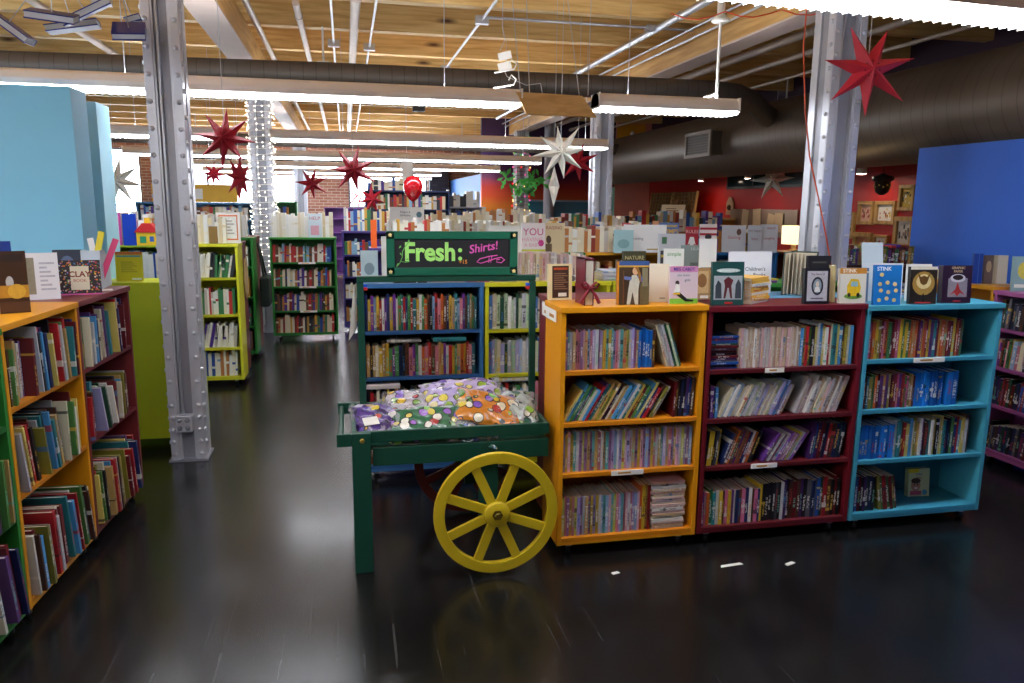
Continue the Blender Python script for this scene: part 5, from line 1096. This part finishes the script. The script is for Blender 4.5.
frame('tall framed picture with dark legs on pale ground, by the blue wall', 8.08, 7.75, 1.189, 1.56, ['#c8bcb0', '#40383c', '#8a7468'])
frame('tall reddish patterned frame, lowest left', 8.82, 8.47, .949, 1.347, ['#b87858', '#8a2a20', '#d8b070', '#503030'])
frame('small framed print low between two tall frames', 8.43, 8.17, 1.12, 1.33, ['#d8c8b8', '#b04040', '#707070'])
frame('framed print half hidden by the right column', 9.1, 8.83, 1.256, 1.602, ['#d8c8b0', '#404040', '#c0a040'])
def spot(x, y, z, label, s=1.0):
    o = thing('spot_light', label, 'spot light', (x, y, z), 0, 'ceiling spot lights')
    MB().lathe([(.045 * s, -.0), (.05 * s, .02), (.045 * s, .1 * s), (.02, .13 * s), (.012, .14 * s)], (0, 0, 0), 18).build('shade', M_WHITE, o); MB().tube([(0, 0, .13 * s), (0, 0, 3.65 - z)], .012, 8).build('stem', M_WHITE, o)
    MB().lathe([(.001, .004), (.044 * s, .004), (.044 * s, .012)], (0, 0, 0), 18).build('bulb', emit_mat((1, .85, .65), 110), o)
spot(6.15, 8.35, 2.06, 'white spot light above the framed pictures', 1.2); spot(5.95, 9.8, 2.05, 'white spot light left of the right column'); spot(6.0, 10.8, 2.08, 'white spot light below the duct, third from the pictures'); spot(6.1, 12.6, 2.09, 'farthest white spot light below the duct')
t = thing('wall_lantern', 'dark round pierced metal lantern hanging by the pictures', 'lantern', (6.2, 8.02, 1.93))
MB().lathe([(.03, -.12), (.07, -.09), (.09, -.03), (.085, .03), (.12, .05), (.12, .09), (.05, .11), (.02, .13)], (0, 0, 0), 20).build('lantern_body', paint('#2a211a', .5, .4, .3, 20, .5), t)
b = MB()
for k in range(12):
    a = k * .5236; b.sphere((.085 * math.cos(a), .085 * math.sin(a), -.03 + .02 * (k % 2)), .012, 4)
b.build('glass_bead', paint('#8a6a20', .3, 0, .2, emit=.2), t); MB().tube([(0, 0, .12), (0, 0, 1.4)], .006, 6).build('chain', M_BLACK, t)
t = thing('table_lamp', 'lit table lamp with a cream drum shade before the red wall', 'lamp', (4.64, 7.30, 1.2005))
MB().lathe([(.127, .07), (.132, .26)], (0, 0, 0), 32).build('lamp_shade', paint('#f4e4bc', .7, emit=1.3), t)
MB().lathe([(.001, 0), (.055, 0), (.05, .012), (.02, .02), (.03, .04), (.018, .06), (.012, .12), (.001, .12)], (0, 0, 0), 20).build('lamp_base', paint('#6a5030', .4), t); MB().sphere((0, 0, .16), .032, 6).build('bulb', emit_mat((1, .78, .45), 40), t)
# counter with type tray, cards and metal sheet
t = thing('wooden_counter', 'long wooden wall shelf under the type tray', 'shelf', (6.25, 13.9, 0)); MB().box(-.25, .24, -2.0, 1.95, 1.42, 1.46).build('counter_top', M_OAK, t); MB().box(-.2, .24, -1.95, 1.95, 0, 1.42).build('counter_body', paint('#a86a20', .5), t)
t = thing('type_tray', 'brown wooden tray with many small compartments, leaning on the red wall', 'tray', (6.2, 14.1, 1.462), rot=(0, R(7), 0))
b = MB(); b.box(.03, .045, -1.05, 1.05, 0, .46)
for i in range(15): b.box(0, .03, -1.05 + i * .1485, -1.035 + i * .1485, 0, .46)
for i in range(7): b.box(0, .03, -1.05, 1.05, i * .0745, .013 + i * .0745)
b.build('compartment_grid', M_TRAYW, t)
for fy in (-1.055, .005, 1.055): MB().box(-.005, .03, fy - .018, fy + .018, 0, .47).build('frame_bar', M_OAK, t)
display('small cream notice card leaning on the type tray', 6.0, 13.5, 1.462, .5, .22, .01, R(-55), 6, '#e8cfa8', lines(.2, .8, .3, .8, 3, '#a08060'), pages=False, name='notice_card', cat='card')
t = thing('gift_tag', 'pale bottle-shaped tag on the red wall right of the type tray', 'tag', (6.49, 12.2, 1.52)); MB().prism([(-.12, 0), (.12, 0), (.12, .2), (.04, .3), (-.04, .3), (-.12, .2)], -.02, 0, 0, 'yz').build('tag_body', paint('#b89878', .6), t); MB().sphere((-.02, 0, .12), .05, 5).build('tag_mark', paint('#503828', .6), t)
t = thing('metal_panel', 'brushed metal sheet board with torn papers, left of the lamp', 'board', (6.46, 11.1, 1.2)); MB().box(-.02, .0, -1.0, 1.0, 0, .42).build('metal_sheet', paint('#9c8470', .3, .8, .1), t)
for i, (yy, zz_, a_, s_) in enumerate(((.5, .1, 20, .2), (.1, .12, -12, .24), (-.3, .14, 30, .2), (-.55, .08, 0, .22))): MB().box(-.03 - i * .004, -.025 - i * .004, yy - s_ / 2, yy + s_ / 2, 0, s_ * 1.3).build('paper_sheet', paint('#d8b890', .6), t, (0, 0, zz_), (R(a_ * .3), 0, 0))
t = thing('paint_swatch', 'orange painted panel high on the far wall above the duct', 'panel', (6.05, 15.885, 2.75)); MB().box(-.34, .3, -.02, 0, 0, .62).build('panel_face', paint('#e09a18', .5), t); MB().lathe([(.001, -.06), (.04, -.06), (.05, -.02)], (.0, 0, .42), 14, 0, 'y').build('alarm_dome', M_WHITE, t)
t = thing('arched_door', 'mint green panel with an arch at the far right corner', 'panel', (5.5, 15.97, 0)); MB().box(-.25, .22, -.03, 0, 0, 2.05).build('panel_face', paint('#9adcd0', .5), t); MB().prism([(-.05, 0), (.18, 0), (.18, 1.5), (.12, 1.66), (.06, 1.72), (0, 1.66), (-.05, 1.5)], -.04, -.03, 0, 'xz').build('arch', paint('#8a8474', .5), t)
MB().prism([(-.22, 1.85), (-.05, 2.1), (.15, 2.15), (.15, 2.0), (0, 1.9)], -.06, -.04, 0, 'xz').build('leaf_patch', paint('#3c8c3c', .5), t)
w = bpy.data.objects.new('window_5', None); COL.objects.link(w); w.location = (4.5, 15.99, 1.0); w['kind'] = 'structure'
MB().box(-.95, .95, -.03, 0, .0, .04).box(-.95, .95, -.03, 0, .72, .76).box(-.95, -.9, -.03, 0, 0, .76).box(.9, .95, -.03, 0, 0, .76).box(-.2, -.15, -.03, 0, 0, .76).build('window_frame', paint('#7a90a0', .5), w); MB().box(-.95, .95, -.015, -.005, 0, .76).build('window_pane', paint('#3c7890', .15, 0, .3, 2), w)
# black bag on the aisle bookcase end, paper oval on the maroon side
t = thing('tote_bag', 'black cloth bag hanging on the aisle bookcase end', 'bag', (-.86, 8.55, .55))
b = MB(); b.box(-.05, .05, -.16, .16, 0, .32); b.build('bag_body', paint('#12241c', .7, 0, .2), t, bevel=.025)
MB().tube([(0, -.12, .3), (-.04, -.06, .55), (-.06, 0, .66), (-.04, .06, .55), (0, .12, .3)], .012, 8).build('strap', paint('#101c16', .7), t)
t = thing('paper_oval', 'oval tan paper sign on the yellow aisle bookcase end', 'sign', (-.925, 7.45, .95)); MB().prism([(.12 * math.cos(k * .3927), .19 * math.sin(k * .3927)) for k in range(16)], 0, .01, 0, 'yz').build('sign_face', paint('#c8a870', .6), t)
# end-of-case notices on the maroon / orange ends, visible at the left side of the front row
t = thing('shelf_tag', 'white notice on the side of the orange bookcase near its top', 'notice', (.933, 3.42, 1.12)); MB().box(-.003, 0, -.09, .09, 0, .06).build('tag_face', M_PAPER, t); MB().box(-.0035, -.003, -.06, .02, .015, .03).build('tag_print', paint('#c08030', .6), t)
t = thing('shelf_tag', 'white notice on the maroon bookcase side behind the orange one', 'notice', (.972, 3.66, 1.10)); MB().box(-.003, 0, -.07, .07, 0, .07).build('tag_face', M_PAPER, t); MB().box(-.0035, -.003, -.04, .02, .015, .03).build('tag_print', paint('#c08030', .6), t)
# yellow board on the far left case and small things
t = thing('yellow_board', 'yellow board with a white card atop the far blue bookcase', 'board', (-2.0, 11.25, 1.641)); MB().box(-.55, .55, 0, .02, 0, .24).build('board_face', paint('#e8b430', .5), t); MB().box(-.1, .1, -.006, 0, .04, .18).build('card', M_WHITE, t)
for i, (x_, y_, rz_, s_, lb) in enumerate(((1.72, 3.02, .1, .06, 'white paper scrap on the floor before the dark red bookcase'), (2.0, 2.98, .4, .03, 'tiny pale scrap on the floor, right of the longer one'), (1.16, 3.05, .3, .02, 'tiny pale scrap on the floor below the orange bookcase'))):
    t = thing('paper_scrap', lb, 'paper scrap', (x_, y_, .0005), rz_); b = MB(); b.prism([(-s_, -.008), (s_, -.01), (s_ * .9, .01), (-s_ * .8, .012)], 0, .0012); b.build('scrap', M_PAPER, t)
print('BOOKS', NB)
